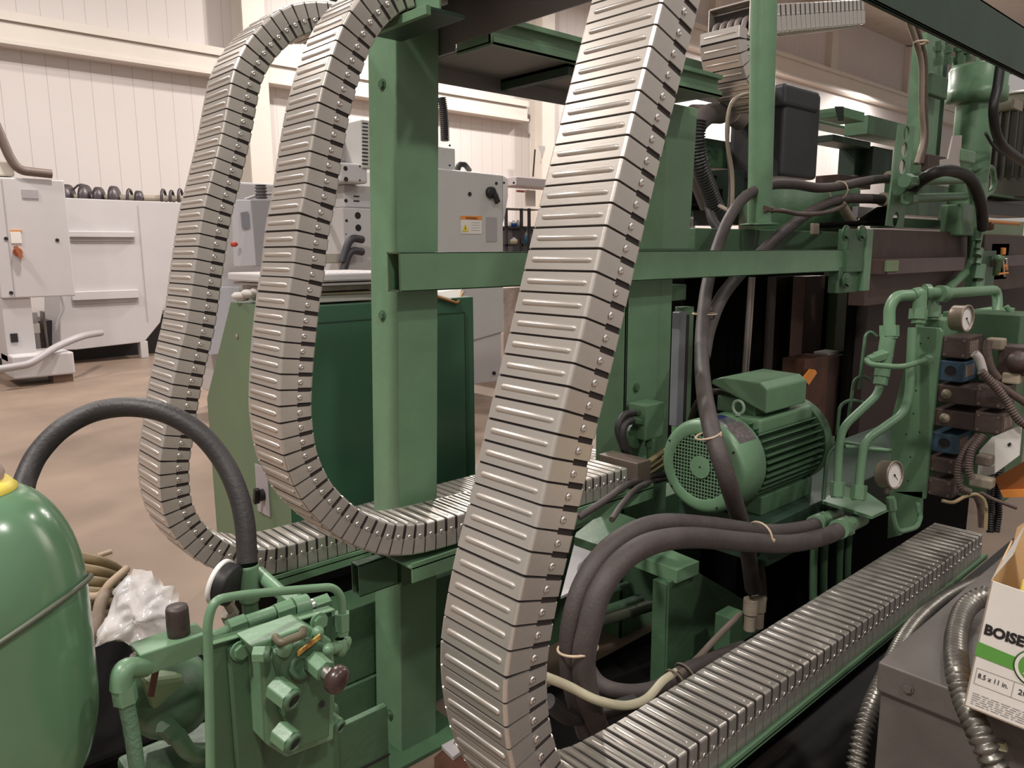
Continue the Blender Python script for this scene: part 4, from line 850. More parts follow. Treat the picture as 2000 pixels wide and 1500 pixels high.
mb=MB(); mb.tube(spline([U(1385,402,y=2.75),U(1392,430,y=2.7),U(1405,450,y=2.65),U(1420,470,y=2.6)],8),0.03,10); solo(mb.done('hose_end',RUBBER),'dark hose end below the corrugated hose','hose')
mb=MB(); mb.tube(spline([U(1468,181,y=2.45),U(1440,190,y=2.4),U(1424,215,y=2.4),U(1420,270,y=2.4),U(1430,340,y=2.4),U(1430,400,y=2.4),U(1424,410,y=2.45),U(1405,402,y=2.6)],10),0.011,10); solo(mb.done('cable',mat('tan_grey_cable',(0.24,0.19,0.145),0.45)),'thin tan cable looping left of the round green pole','cable')
mb=MB(); mb.tube(spline([U(1424,215,y=2.44),U(1421,280,y=2.44),U(1427,350,y=2.44),U(1424,408,y=2.44)],10),0.011,10); solo(mb.done('cable',RUBBER2),'second thin dark cable beside the tan looping cable','cable')
# round green pole
t=thing('round_pole','tall round green pole standing on the press deck right of nearest carrier','pole',tuple(U(1478,440,y=2.2)))
a=U(1483,438,y=2.2); b=U(1493,-40,y=2.2); MB().cyl(a,b,0.062,28,0.066).done('pole',GREEN,t); MB().lathe(a-Z*0.005,(0,0,1),[(0.10,0),(0.10,0.008),(0.07,0.012)],28).done('weld_flange',GREEN2,t)
# small hose from pole
mb=MB(); mb.cyl(U(1492,408,y=2.15),U(1508,410,y=2.15),0.02,6,smooth=False); mb.tube(spline([U(1505,410,y=2.15),U(1530,412,y=2.1),U(1560,418,y=2.1),U(1590,418,y=2.1),U(1625,412,y=2.1),U(1655,398,y=2.2)],8),0.012,10); solo(mb.done('small_hose',CAB),'thin brown hose leaving a fitting low on the round pole','hose')
# black box
t=thing('black_enclosure','tall dark grey-black plastic enclosure right of the round pole','enclosure',tuple(U(1540,350,y=2.9)))
a=U(1537,165,y=2.9); b=U(1598,352,y=2.9)
MB().box(a.x,b.x-0.02,2.9,3.35,b.z,a.z).done('enclosure_body',DARKGREY,t,0.03,3)
mb=MB(); pbox(mb,(1536,160),(1601,222),2.88,0.5); mb.done('enclosure_cap',DARKGREY,t,0.03,3)
MB().box(a.x-0.012,a.x,2.93,3.3,b.z,a.z-0.05).done('side_cover',BLACK,t)
mb=MB(); mb.cyl(U(1507,192,y=3.0),U(1520,196,y=3.0),0.035,14); mb.done('cable_gland',TAN,t)
# large green drum below the black box
t=thing('green_drum','large green cylinder housing on the press deck under black enclosure','housing',tuple(U(1555,445,y=2.6)))
c=U(1556,445,y=2.75); MB().lathe((c.x,2.75,c.z-0.1),(0,0,1),[(0.001,0),(0.40,0),(0.40,0.34),(0.385,0.36),(0.001,0.37)],40).done('drum',GREEN2,t)
# girder
t=blk('green girder with open box end behind the perforated plate','girder','girder',[('girder_web',GREEN,(1697,224),(1790,283),2.9,0.2),('left_beam',GREEN2,(1590,232),(1697,262),3.2,0.2),('box_end',GREEN,(1646,208),(1688,238),2.8,0.2),('drop_bracket',DGREEN,(1628,262),(1700,290),3.0,0.2)],1.9)
mb=MB(); mb.prism([U(a,b,y=2.79) for a,b in((1630,208),(1647,208),(1647,236),(1638,236))],(0,-0.004,0)); mb.done('open_end',BLACK,t)
blk('green twin legs under the girder','leg_frame','leg frame',[('left_leg',DGREEN,(1672,285),(1692,345),3.1,0.15),('right_leg',DGREEN,(1706,285),(1740,350),3.0,0.15),('cross_foot',BROWN,(1640,340),(1700,370),2.9,0.2)],1.7)
# perforated plate
t=thing('perforated_plate','narrow green plate with large round holes clamping two hose ends','plate',tuple(U(1750,445,y=2.0)))
yp=2.0; rows=[(1757,243,1788,247),(1732,440,1764,446)]
def edge(k): 
    return U(1757+(1732-1757)*k,243+(440-243)*k,y=yp),U(1788+(1764-1788)*k,247+(446-247)*k,y=yp)
holes=[0.08,0.24,0.40,0.94]
mb=MB(); N=40
# build with real round holes as ring strips between rows
import itertools
def plate_with_holes():
    ks=[0.0,0.16,0.32,0.50,0.86,1.0]; hk=[0.08,0.24,0.41,None,0.93]
    for (k0,k1),h in zip(zip(ks,ks[1:]),hk):
        a0,b0=edge(k0);a1,b1=edge(k1)
        if h is None: mb.prism([a0,b0,b1,a1],(0,0.012,0)); continue
        ah,bh=edge(h); c=(ah+bh)/2; r=(bh-ah).length*0.19
        out=[];n=24
        quad=[a0,b0,b1,a1]
        for i in range(n):
            t_=i/n*4; e=int(t_); f=t_-e; out.append(quad[e].lerp(quad[(e+1)%4],f))
        st=math.atan2((out[0]-c).z,(out[0]-c).x)
        inn=[c+X*(r*math.cos(math.atan2((p-c).z,(p-c).x)))+Z*(r*math.sin(math.atan2((p-c).z,(p-c).x))) for p in out]
        for i in range(n):
            j=(i+1)%n; mb.prism([out[i],out[j],inn[j],inn[i]],(0,0.012,0))
plate_with_holes(); mb.done('plate',GREEN,t)
# deck end plate and brown platen
t=blk('green end plate where the crossbar joins the press','end_plate','plate',[('plate',GREEN2,(1660,447),(1697,530),1.80,0.06),('lower_plate',GREEN2,(1641,520),(1697,568),1.82,0.06),('light_edge',GREEN,(1695,447),(1698,568),1.79,0.09)],1.4)
for px,py_ in((1651,455),(1682,455),(1652,548)): p=U(px,py_,y=1.80); mb=MB(); bolt(mb,p,(0,-1,0),0.03,0.02); mb.done('bolt',GREEN2,t)
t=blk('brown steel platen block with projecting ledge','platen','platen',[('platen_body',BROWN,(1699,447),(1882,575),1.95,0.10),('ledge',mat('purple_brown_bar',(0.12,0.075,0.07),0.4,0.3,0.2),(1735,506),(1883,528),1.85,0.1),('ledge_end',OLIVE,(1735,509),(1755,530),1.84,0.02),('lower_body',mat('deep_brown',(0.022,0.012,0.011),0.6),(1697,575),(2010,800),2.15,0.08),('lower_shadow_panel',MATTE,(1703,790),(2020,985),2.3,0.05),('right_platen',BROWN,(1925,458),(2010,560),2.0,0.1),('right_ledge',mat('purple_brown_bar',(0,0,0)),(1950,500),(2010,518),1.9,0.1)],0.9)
t=blk('green press body behind the tube pair at right','press_housing','press',[('upper_deck',GREEN2,(1760,425),(1900,450),2.1,0.2),('body_panel',GREEN2,(1765,352),(1900,428),2.6,0.15),('dark_box',BLACK,(1925,260),(2010,420),3.0,0.3),('right_beam',GREEN2,(1925,375),(2010,392),2.5,0.3),('lower_dark',BLACK,(1925,392),(2010,425),2.55,0.3),('yellowish_bar',OLIVE,(1925,428),(1998,460),2.2,0.2)],1.4)
mb=MB(); p=U(1815,447,y=2.05); mb.cyl(U(1852,425,y=2.05),U(1875,422,y=2.05),0.07,24); mb.done('chrome_roller',mat('chrome_roller',(0.6,0.55,0.53),0.2,0.9),t)
mb=MB(); mb.cyl(U(1875,422,y=2.05),U(1885,421,y=2.05),0.075,8,smooth=False); mb.done('roller_nut',GREEN,t)
# tube pair
pipe('upper shiny green tube running right then turning down over the platen',[U(1768,354,y=1.9),U(1893,350,y=1.9),U(1900,380,y=1.9),U(1898,520,y=1.9),U(1850,565,y=1.9)],0.030,ends=((0,0.08,0.045),),fr=0.08)
pipe('lower shiny green tube parallel to the first one',[U(1772,388,y=1.93),U(1885,384,y=1.93)],0.028,ends=((0,0.07,0.042),),fr=0.05)
mb=MB(); mb.prism([U(a,b,y=1.88) for a,b in((1880,398),(1908,400),(1910,462),(1878,460))],(0,0.14,0)); solo(mb.done('pipe_clamp_block',GREEN,None,0.01),'green block gripping the vertical tube above the platen','clamp')
t=thing('fitting_stack','stack of green hexagonal fittings right of the turning tube','pipe fitting',tuple(U(1905,560,y=1.85)))
mb=MB()
for (y0_,y1_,r_) in((445,470,0.034),(470,486,0.022),(486,500,0.034),(500,516,0.026),(516,544,0.048),(544,570,0.04)): mb.cyl(U(1912,y0_,y=1.83),U(1908,y1_,y=1.83),r_,6,smooth=False)
mb.done('hex_fittings',GREEN,t,0.003)
mb=MB(); mb.tube(spline([U(1780,372,y=2.0),U(1800,352,y=1.88),U(1830,336,y=1.78),U(1862,334,y=1.76),U(1895,350,y=1.75),U(1915,395,y=1.75),U(1920,445,y=1.78)],10),0.036,14); solo(mb.done('arched_hose',RUBBER),'short thick black hose arching over the tube pair','hose')
pipe('green tube loop to the right of the hydraulic cylinder',[U(1905,328,y=2.2),U(1940,326,y=2.2),U(1942,370,y=2.2),U(1920,385,y=2.2)],0.022,fr=0.12)
t=thing('lever_handle','orange lever handle on a red pivot at the right','lever',tuple(U(1930,440,y=1.8)))
mb=MB(); mb.cyl(U(1925,432,y=1.8),U(1990,437,y=1.8),0.013,12); mb.done('handle',ORANGE,t); mb=MB(); mb.cyl(U(1932,436,y=1.8),U(1932,448,y=1.8),0.03,12); mb.done('pivot',RUST,t)
t=thing('cam_switch','small teal-green plunger switch with orange tipped rods','switch',tuple(U(1948,530,y=1.8)))
mb=MB(); mb.lathe(U(1946,538,y=1.8),(0,0,1),[(0.001,0),(0.025,0),(0.025,0.10),(0.042,0.11),(0.042,0.135),(0.02,0.15),(0.001,0.15)],20); mb.done('plunger',GREEN,t)
mb=MB(); mb.cyl(U(1957,505,y=1.78),U(1962,540,y=1.78),0.008,8); mb.cyl(U(1965,505,y=1.78),U(1965,525,y=1.78),0.008,8); mb.done('rods',RIVET,t)
mb=MB(); mb.cyl(U(1960,484,y=1.78),U(1959,497,y=1.78),0.017,10); mb.cyl(U(1963,519,y=1.78),U(1964,526,y=1.78),0.017,10); mb.cyl(U(1952,535,y=1.77),U(1968,533,y=1.77),0.008,8); mb.done('orange_tips',ORANGE,t)
blk('green block stack behind the plunger switch','support_block','block',[('block',GREEN2,(1915,490),(1940,560),1.95,0.1),('dark_plate',DGREEN,(1938,475),(1965,545),2.0,0.05)],1.2)
pipe('thin pale green tube curving down near right edge to a fitting',[dpt(1965,598,2.9),dpt(1975,612,2.9),dpt(1980,650,2.9),dpt(1980,668,2.9)],0.010,ends=((-1,0.03,0.018),),fr=0.04)
# vertical hydraulic cylinder
t=thing('hydraulic_cylinder','tall green hydraulic cylinder with flanged head at upper right','hydraulic cylinder',tuple(U(1893,340,y=2.3)))
c=U(1893,340,y=2.3); zt=U(1893,195,y=2.3).z; zf=U(1893,128,y=2.3).z; ztt=U(1893,110,y=2.3).z
MB().cyl((c.x,2.3,c.z-0.25),(c.x,2.3,zt),0.145,36).done('barrel',GREEN,t)
mb=MB(); mb.lathe((c.x,2.3,zt),(0,0,1),[(0.145,-0.02),(0.225,0.0),(0.225,0.10),(0.215,0.105),(0.215,zf-zt),(0.20,zf-zt+0.03),(0.001,zf-zt+0.03)],36); mb.done('flange_head',GREEN,t)
for k in range(10):
    a=k*0.628+0.2; MB().cyl((c.x+0.18*math.cos(a),2.3+0.18*math.sin(a),zf),(c.x+0.18*math.cos(a),2.3+0.18*math.sin(a),zf+0.07),0.022,6,smooth=False).done('head_bolt',GREEN,t,0.004)
for px,h0,h1,r_ in((1832,80,128,0.028),(1852,88,125,0.026),(1874,82,125,0.034),(1888,92,120,0.034)):
    mb=MB(); a=U(px,h1,y=2.2);b=U(px,h0,y=2.2); mb.cyl(a,b,r_*0.8,12); mb.cyl(a,a.lerp(b,0.35),r_*1.2,6,smooth=False); mb.cyl(a.lerp(b,0.6),a.lerp(b,0.8),r_*1.2,6,smooth=False); mb.done('top_fitting',GREEN2,t,0.003)
mb=MB(); pbox(mb,(1822,140),(1850,195),2.25,0.05); mb.done('side_block',GREEN2,t,0.01)
mb=MB(); pbox(mb,(1817,300),(1850,340),2.2,0.06); mb.done('lower_block',BROWN,t,0.01)
mb=MB(); pbox(mb,(1882,290),(1905,320),1.98,0.05); mb.done('pipe_saddle',GREEN,t,0.01)
mb=MB(); mb.prism([U(a,b,y=2.0) for a,b in((1862,265),(1879,264),(1875,330),(1838,330),(1838,312),(1852,310))],(0,0.01,0)); solo(mb.done('sheet_bracket',mat('pinkish_bracket',(0.42,0.36,0.34),0.5)),'flat pinkish grey metal bracket in front of the cylinder','bracket')
blk('vertical green channel carrying cables left of the cylinder','cable_channel','channel',[('channel',GREEN,(1812,62),(1824,345),2.35,0.1),('channel_back',DGREEN,(1822,62),(1832,345),2.45,0.1)],1.7)
for k,(dx,m_,lab) in enumerate(((0,mat('tan_grey_cable',(0,0,0)),'tan cable strapped to the green channel'),(9,CAB,'brown cable strapped to the green channel beside the tan one'))):
    mb=MB(); mb.tube(spline([U(1775+dx,40,y=2.25),U(1790+dx,85,y=2.25),U(1800+dx*0.7,130,y=2.25),U(1800+dx*0.7,210,y=2.25),U(1803+dx*0.5,270,y=2.25),U(1790+dx,320,y=2.25)],8),0.020,10); solo(mb.done('cable',m_),lab,'cable')
mb=MB(); p=U(1799,83,y=2.22); mb.tube([p+X*(0.05*math.cos(a))+Y*(0.04*math.sin(a)) for a in [2*math.pi*i/16 for i in range(16)]],0.008,6,closed=True); solo(mb.done('cable_tie',BEIGE),'pale tie round the cables on green channel','cable tie')
# fan motor far right
t=thing('vertical_motor','dark finned motor with bright top ring at the right edge','motor',tuple(U(1985,350,y=2.6)))
c=U(1985,350,y=2.6); z0_=c.z; z1_=U(1985,222,y=2.6).z; z2_=U(1985,186,y=2.6).z
MB().cyl((c.x,2.6,z0_-0.2),(c.x,2.6,z1_),0.40,36).done('motor_body',mat('dull_olive_motor',(0.035,0.032,0.022),0.5),t)
mb=MB()
for k in range(36):
    a=k*math.pi/18; mb.obox((c.x+0.42*math.cos(a),2.6+0.42*math.sin(a),(z0_+z1_)/2),(0.03*math.cos(a),0.03*math.sin(a),0),(-0.006*math.sin(a),0.006*math.cos(a),0),(0,0,(z1_-z0_)/2))
mb.done('cooling_fins',mat('dull_olive_motor',(0,0,0)),t)
MB().lathe((c.x,2.6,z1_),(0,0,1),[(0.40,0),(0.47,0.02),(0.47,z2_-z1_),(0.001,z2_-z1_+0.02)],36).done('fan_hood',mat('olive_hood',(0.12,0.12,0.08),0.5),t)
mb=MB(); mb.tube([(c.x+0.475*math.cos(a),2.6+0.475*math.sin(a),z2_) for a in [2*math.pi*i/36 for i in range(36)]],0.014,8,closed=True); mb.done('top_ring',RIVET,t)
mb=MB(); pbox(mb,(1982,192),(1997,217),2.1,0.02); mb.done('tan_plate',TAN,t)
mb=MB(); mb.tube(spline([U(1955,120,y=2.0),U(1948,170,y=2.0),U(1940,220,y=2.0),U(1955,280,y=2.0),U(2005,320,y=2.0)],8),0.035,12); solo(mb.done('hose',BLACK),'black hose hanging between cylinder and right edge motor','hose')
mb=MB(); mb.tube(spline([U(1925,260,y=2.1),U(1945,290,y=2.1),U(1980,312,y=2.1),U(2010,330,y=2.1)],8),0.012,8); solo(mb.done('cable',RUBBER2),'thin cable sagging near the right edge motor','cable')
# dark overhead beam upper right
t=thing('overhead_beam','large dark green overhead beam crossing the upper right corner','beam',(2.4,1.2,2.41))
MB().box(2.55,8.0,1.20,1.21,2.41,2.62).done('web',DGREEN,t,0.002)
MB().box(2.55,8.0,1.20,1.225,2.41,2.42).done('bottom_flange',DGREEN,t,0.002)
MB().box(2.55,8.0,1.20,1.38,2.61,2.62).done('top_flange',DGREEN,t,0.002)
# second upper carrier (short)
yq=2.6
def carr_small():
    y0=yq; W=0.27
    c0=U(1396,60,y=y0+W); 
    zrun=U(1470,38,y=y0).z
    xr0=U(1470,60,y=y0).x
    e_=U(1695,22,y=y0); pth=[(xr0+0.02,zrun),(xr0+0.35,zrun+(e_.z-zrun)*0.35/(e_.x-xr0)),((xr0+e_.x)/2,(zrun+e_.z)/2),(e_.x,e_.z)]
    chain('upper steel cable carrier running right with an open mouth near the round pole',path2(pth),y0,W,0.16,0.062,'short upper steel cable carriers')
    a=U(1463,55,y=y0); 
    o=[U(1445,50,y=y0),U(1444,80,y=y0),U(1449,120,y=y0),U(1462,160,y=y0),U(1485,195,y=y0),U(1515,215,y=y0)]
    chain('upper steel cable carrier curving down below the open mouth',path2(offs([(v.x,v.z) for v in o],0.075)),y0,W,0.15,0.062,'short upper steel cable carriers')
    mth=MB(); x=xr0; z0_,z1_=zrun-0.10,zrun+0.10
    for bx in((x-0.05,x+0.05,y0-0.008,y0,z0_,z1_),(x-0.05,x+0.05,y0+W,y0+W+0.008,z0_,z1_),(x-0.05,x+0.05,y0,y0+W,z1_-0.006,z1_+0.004)): mth.box(*bx)
    t=thing('carrier_end_frame','steel end frame around open mouth of the upper carrier','end frame',(x,y0,z0_)); mth.done('frame',STEEL,t,0.003)
    MB().box(x+0.05,x+0.06,y0,y0+W,z0_,z1_-0.006).done('dark_throat',mat('dark_navy_throat',(0.01,0.01,0.02),0.6),t)
    for i in range(5):
        yy=y0+0.03+i*0.05; p=U(1445,50,y=y0)
        mb=MB(); mb.tube(spline([(x+0.04,yy,zrun+0.02),(x-0.03,yy,zrun+0.0),(x-0.06,yy,zrun-0.06),(p.x+0.05,yy,p.z-0.05)],8),0.018,10)
        solo(mb.done('hose',mat('pinkish_grey_hose',(0.22,0.18,0.17),0.5)),('rightmost','second from right','middle','second from left','leftmost')[i]+' pinkish grey hose at the upper carrier mouth','hose','hoses at the upper carrier mouth')
carr_small()

mb=MB(); mb.prism([U(a,b,y=2.15) for a,b in((1678,441),(1690,425),(1722,404),(1738,402),(1738,441))],(0,0.03,0)); mb.done('gusset',MATTE,None)
solo(bpy.data.objects['gusset'],'dark triangular gusset left of the perforated plate','gusset')
mb=MB(); mb.tube([U(1598,441,y=2.12),U(1640,438,y=2.12),U(1735,434,y=2.12)],0.016,10); solo(mb.done('dark_rod',MATTE),'thin dark rod lying along the press deck','rod')
mb=MB(); pbox(mb,(1589,436),(1600,458),2.08,0.02); solo(mb.done('small_bracket',TAN,None,0.004),'small tan bracket hanging at left end of the dark rod','bracket')
mb=MB(); pbox(mb,(1676,403),(1712,428),2.3,0.04); solo(mb.done('grey_plate',GREYM,None,0.004),'pinkish grey plate behind the dark triangular gusset','plate')
mb=MB(); mb.cyl(U(1668,440,y=2.2),U(1640,395,y=2.2),0.03,14); solo(mb.done('sleeved_rod',TAN),'slanting dusty sleeve under the two upper hoses','sleeve')
# ================================================================ hoses and low machinery in the middle
def hose(label,pts,r,m=RUBBER2,nm='hydraulic_hose',n=16,cat='hose',seg=10,group=None):
    t=solo(MB().tube(spline(pts,seg),r,n).done(nm,m),label,cat,group); return t
def tie(label,c,axis,r,m=BEIGE):
    a=Vector(axis).normalized(); u=a.cross(Z) if abs(a.z)<0.9 else a.cross(X); u.normalize(); v=a.cross(u); c=Vector(c)
    mb=MB(); mb.tube([c+u*(r*math.cos(k))+v*(r*math.sin(k)) for k in [2*math.pi*i/24 for i in range(24)]],0.0035,6,closed=True)
    mb.obox(c+u*(r+0.003),u*0.005,v*0.004,a*0.004); return solo(mb.done('cable_tie',m),label,'cable tie')
YH=1.2
# two fat hoses: fittings at right, sweeping left, then down behind the nearest carrier run
ha=[(1600,1022,1.22),(1570,1032,1.20),(1500,1040,1.18),(1400,1028,1.18),(1300,1022,1.18),(1235,1040,1.18),(1180,1080,1.18),(1140,1140,1.18),(1118,1210,1.18),(1112,1280,1.19),(1122,1350,1.2),(1145,1430,1.22)]
hb=[(1648,1030,1.12),(1610,1048,1.12),(1540,1062,1.12),(1450,1058,1.13),(1350,1050,1.13),(1270,1062,1.13),(1210,1100,1.13),(1170,1160,1.13),(1150,1230,1.13),(1140,1290,1.14),(1148,1360,1.16),(1160,1400,1.18),(1182,1460,1.22)]
hose('upper of the two fat grey hoses sweeping left from the green fittings',[U(a,b,y=c) for a,b,c in ha],0.0265)
hose('lower of the two fat grey hoses sweeping left from the green fittings',[U(a,b,y=c) for a,b,c in hb],0.029)
for (p,q,rr_,lab) in ((U(1596,1022,y=1.22),U(1632,1005,y=1.25),0.033,'green swivel fitting ending the upper fat hose'),(U(1642,1032,y=1.12),U(1680,1014,y=1.16),0.035,'green swivel fitting ending the lower fat hose')):
    t=thing('hose_fitting',lab,'hose fitting',tuple(p)); d_=(q-p).normalized()
    mb=MB(); mb.cyl(p-d_*0.03,p+d_*0.025,rr_,20); mb.done('ferrule',GREEN,t,0.002)
    mb=MB(); mb.cyl(p+d_*0.028,p+d_*0.06,rr_*1.12,6,smooth=False); mb.cyl(p+d_*0.06,q+d_*0.02,rr_*0.8,16); mb.done('swivel_nut',GREEN,t,0.002)
tie('beige cable tie binding the two fat hoses below the motor',U(1482,1047,y=1.15),(1,0,0.05),0.045)
tie('beige cable tie binding the two fat hoses near nearest carrier',U(1128,1266,y=1.16),(0.0,0.15,1),0.048)
# vertical pair of hoses from the top
up=[(1742,348,2.12),(1700,352,2.15),(1650,362,2.2),(1600,367,2.2),(1550,360,2.2),(1500,362,2.2),(1455,385,2.2),(1425,425,2.15),(1402,480,2.1),(1385,540,2.0),(1375,600,1.9),(1370,680,1.75),(1375,760,1.5),(1390,840,1.28),(1415,920,1.2),(1440,1000,1.22),(1458,1060,1.3),(1470,1150,1.35)]
hose('upper grey hose arching from perforated plate and dropping past the motor',[U(a,b,y=c) for a,b,c in up],0.028)
lo=[(1728,390,2.12),(1690,388,2.15),(1640,390,2.2),(1590,410,2.2),(1540,445,2.15),(1490,490,2.1),(1450,530,2.02),(1410,580,1.95),(1385,640,1.85),(1372,700,1.72)]
hose('lower grey hose curving from perforated plate behind the crossbar',[U(a,b,y=c) for a,b,c in lo],0.030)
for (a,b,lab) in ((1742,348,'tan ferrule of the upper hose at perforated plate'),(1730,390,'tan ferrule of the lower hose at perforated plate')):
    p=U(a,b,y=2.12); mb=MB(); mb.cyl(p-X*0.05,p+X*0.06,0.043,18); mb.cyl(p+X*0.06,p+X*0.12,0.05,6,smooth=False); solo(mb.done('hose_ferrule',TAN,None,0.002),lab,'ferrule')
tie('pale tie looped round both upper hoses above the crossbar',U(1638,372,y=2.2),(1,0,0),0.055)
tie('beige tie round the joined hoses below the crossbar',U(1376,613,y=1.88),(0,0,1),0.05)
tie('beige tie round the hose in front of the motor rim',U(1383,850,y=1.27),(0.2,-0.2,-1),0.038)
hose('second grey hose ending in a tan ferrule low beside the pit',[U(1470,1060,y=1.33),U(1480,1110,y=1.36),U(1486,1170,y=1.38)],0.025)
for (a,b,lab) in ((1466,1185,'left tan ferrule at the lower end of hanging hoses'),(1482,1180,'right tan ferrule at the lower end of hanging hoses')):
    p=U(a,b,y=1.36); mb=MB(); mb.cyl(p+Z*0.03,p-Z*0.025,0.027,16); mb.cyl(p-Z*0.025,p-Z*0.09,0.022,12); solo(mb.done('hose_ferrule',TAN,None,0.002),lab,'ferrule')
# small junction block with two short hoses
t=thing('junction_block','green valve junction bolted on the post left of the motor','junction',tuple(U(1270,850,y=1.86)))
mb=MB(); pbox(mb,(1262,792),(1296,852),1.80,0.09); mb.done('block',GREEN,t,0.006)
mb=MB(); c=U(1243,850,y=1.84); mb.cyl(c,c+Y*0.05,0.052,28); mb.done('round_cover',GREEN2,t,0.003)
mb=MB(); mb.cyl(U(1240,806,y=1.84),U(1262,806,y=1.84),0.015,6,smooth=False); mb.cyl(U(1235,822,y=1.82),U(1262,826,y=1.82),0.015,6,smooth=False); mb.cyl(U(1268,850,y=1.82),U(1268,895,y=1.82),0.010,10); mb.cyl(U(1268,862,y=1.82),U(1268,872,y=1.82),0.016,6,smooth=False); mb.done('fittings',GREEN2,t,0.001)
hose('outer short dark hose looping down from the junction block',[U(1240,806,y=1.82),U(1218,812,y=1.82),U(1207,838,y=1.82),U(1216,870,y=1.82),U(1226,897,y=1.82)],0.014,RUBBER)
hose('inner short dark hose looping down from the junction block',[U(1236,821,y=1.80),U(1222,828,y=1.80),U(1216,850,y=1.80),U(1224,875,y=1.80),U(1234,899,y=1.80)],0.014,RUBBER)
for i in range(3):
    hose(('upper','middle','lower')[i]+' brass coloured tube leading from carrier end towards the motor',[U(1245+4*i,913+9*i,y=1.72+0.04*i),U(1268+3*i,902+9*i,y=1.74+0.04*i),U(1310,870+12*i,y=1.80+0.04*i)],0.012,BRASS,'brass_tube',cat='tube')
hose('thick dark hose passing under the carrier end towards the motor, upper',[U(1130,1010,y=1.62),U(1185,975,y=1.6),U(1230,945,y=1.65),U(1300,925,y=1.8)],0.012,RUBBER2)
hose('thin dark hose passing under the carrier end towards the motor, lower',[U(1195,1015,y=1.5),U(1215,985,y=1.55),U(1250,950,y=1.62),U(1300,935,y=1.8)],0.010,RUBBER2)
# carrier end fitting of middle run
MB2=MB(); MB2.box(2.14,2.22,1.675,1.86,0.752,0.842); t=thing('carrier_end_frame','dull steel end frame closing the middle cable carrier run','end frame',(2.14,1.68,0.75)); MB2.done('end_frame',mat('dull_brown_steel',(0.20,0.155,0.13),0.4,0.5),t,0.003)
# low green plates
def slabz(px,z,th,nm,m,par,bev=0.002): return MB().prism([U(a,b,z=z) for a,b in px],(0,0,-th)).done(nm,m,par,bev)
t=thing('machine_stand','green base frame with two flat pads, legs and a diagonal brace in the lower middle','base frame',tuple(U(1250,1100,z=0.0)))
slabz([(1125,1040),(1186,993),(1262,1020),(1180,1068),(1122,1048)],0.56,0.035,'rear_pad',GREEN,t)
slabz([(1238,1082),(1288,1064),(1366,1096),(1322,1114)],0.50,0.05,'front_pad',GREEN,t)
pq=U(1322,1114,z=0.50)
MB().box(pq.x-0.03,pq.x+0.03,pq.y+0.02,pq.y+0.08,0.0,0.45).done('leg',GREEN2,t,0.003)
pb_=U(1366,1096,z=0.50); y_=pb_.y
mb=MB(); mb.prism([(pb_.x-0.15,y_+0.02,0.46),(pb_.x,y_+0.02,0.46),(pb_.x+0.52,y_+0.02,0.12),(pb_.x+0.52,y_+0.02,0.02),(pb_.x-0.15,y_+0.02,0.02)],(0,0.015,0)); mb.done('brace_plate',GREEN2,t,0.002)
a=U(1150,1090,z=0.42); mb=MB(); mb.prism([U(a_,b_,z=0.47) for a_,b_ in((1122,1060),(1165,1078),(1128,1150),(1095,1165))],(0,0,-0.01)); mb.done('grey_plate',GREYM,t,0.001)
mb=MB(); mb.cyl(U(1145,1222,z=0.22),U(1285,1178,z=0.22),0.022,16); mb.done('lower_rod',mat('dull_rod',(0.13,0.14,0.10),0.4,0.4,0.2,20),t)
mb=MB(); mb.cyl(U(1150,1168,z=0.30),U(1225,1142,z=0.30),0.014,14); mb.cyl(U(1165,1205,z=0.2),U(1250,1175,z=0.2),0.03,16); mb.done('cylinder_rods',GREEN2,t)
hose('thin grey conduit rising from pit edge to the tan ferrules',[U(1325,1318,y=1.12),U(1360,1288,y=1.14),U(1400,1245,y=1.18),U(1445,1200,y=1.25)],0.0095,mat('grey_brown_cable',(0.15,0.115,0.095),0.5),'cable',cat='cable')
hose('cream plastic tube curving behind the nearest carrier run',[U(1060,1320,y=1.14),U(1110,1340,y=1.14),U(1165,1367,y=1.12),U(1220,1378,y=1.12),U(1262,1365,y=1.12),U(1295,1330,y=1.13),U(1325,1310,y=1.14)],0.0115,CREAM,'plastic_tube',cat='tube')
hose('dark hose curling under the cream tube along the carrier run',[U(1140,1290,y=1.3),U(1170,1335,y=1.25),U(1220,1352,y=1.2),U(1280,1345,y=1.16),U(1340,1310,y=1.13),U(1400,1285,y=1.14),U(1450,1265,y=1.2)],0.022,RUBBER2)
hose('dark hose crossing low behind nearest carrier bend',[U(1070,1370,y=1.2),U(1110,1400,y=1.2),U(1160,1395,y=1.2),U(1240,1370,y=1.16)],0.02,RUBBER)
tie('grey tie joining cream tube and dark hose, left one',U(1318,1325,y=1.13),(1,0,0.4),0.028,mat('grey_tie',(0.22,0.17,0.14),0.5))
tie('grey tie joining cream tube and dark hose, right one',U(1337,1312,y=1.13),(1,0,0.4),0.028,mat('grey_tie',(0,0,0)))
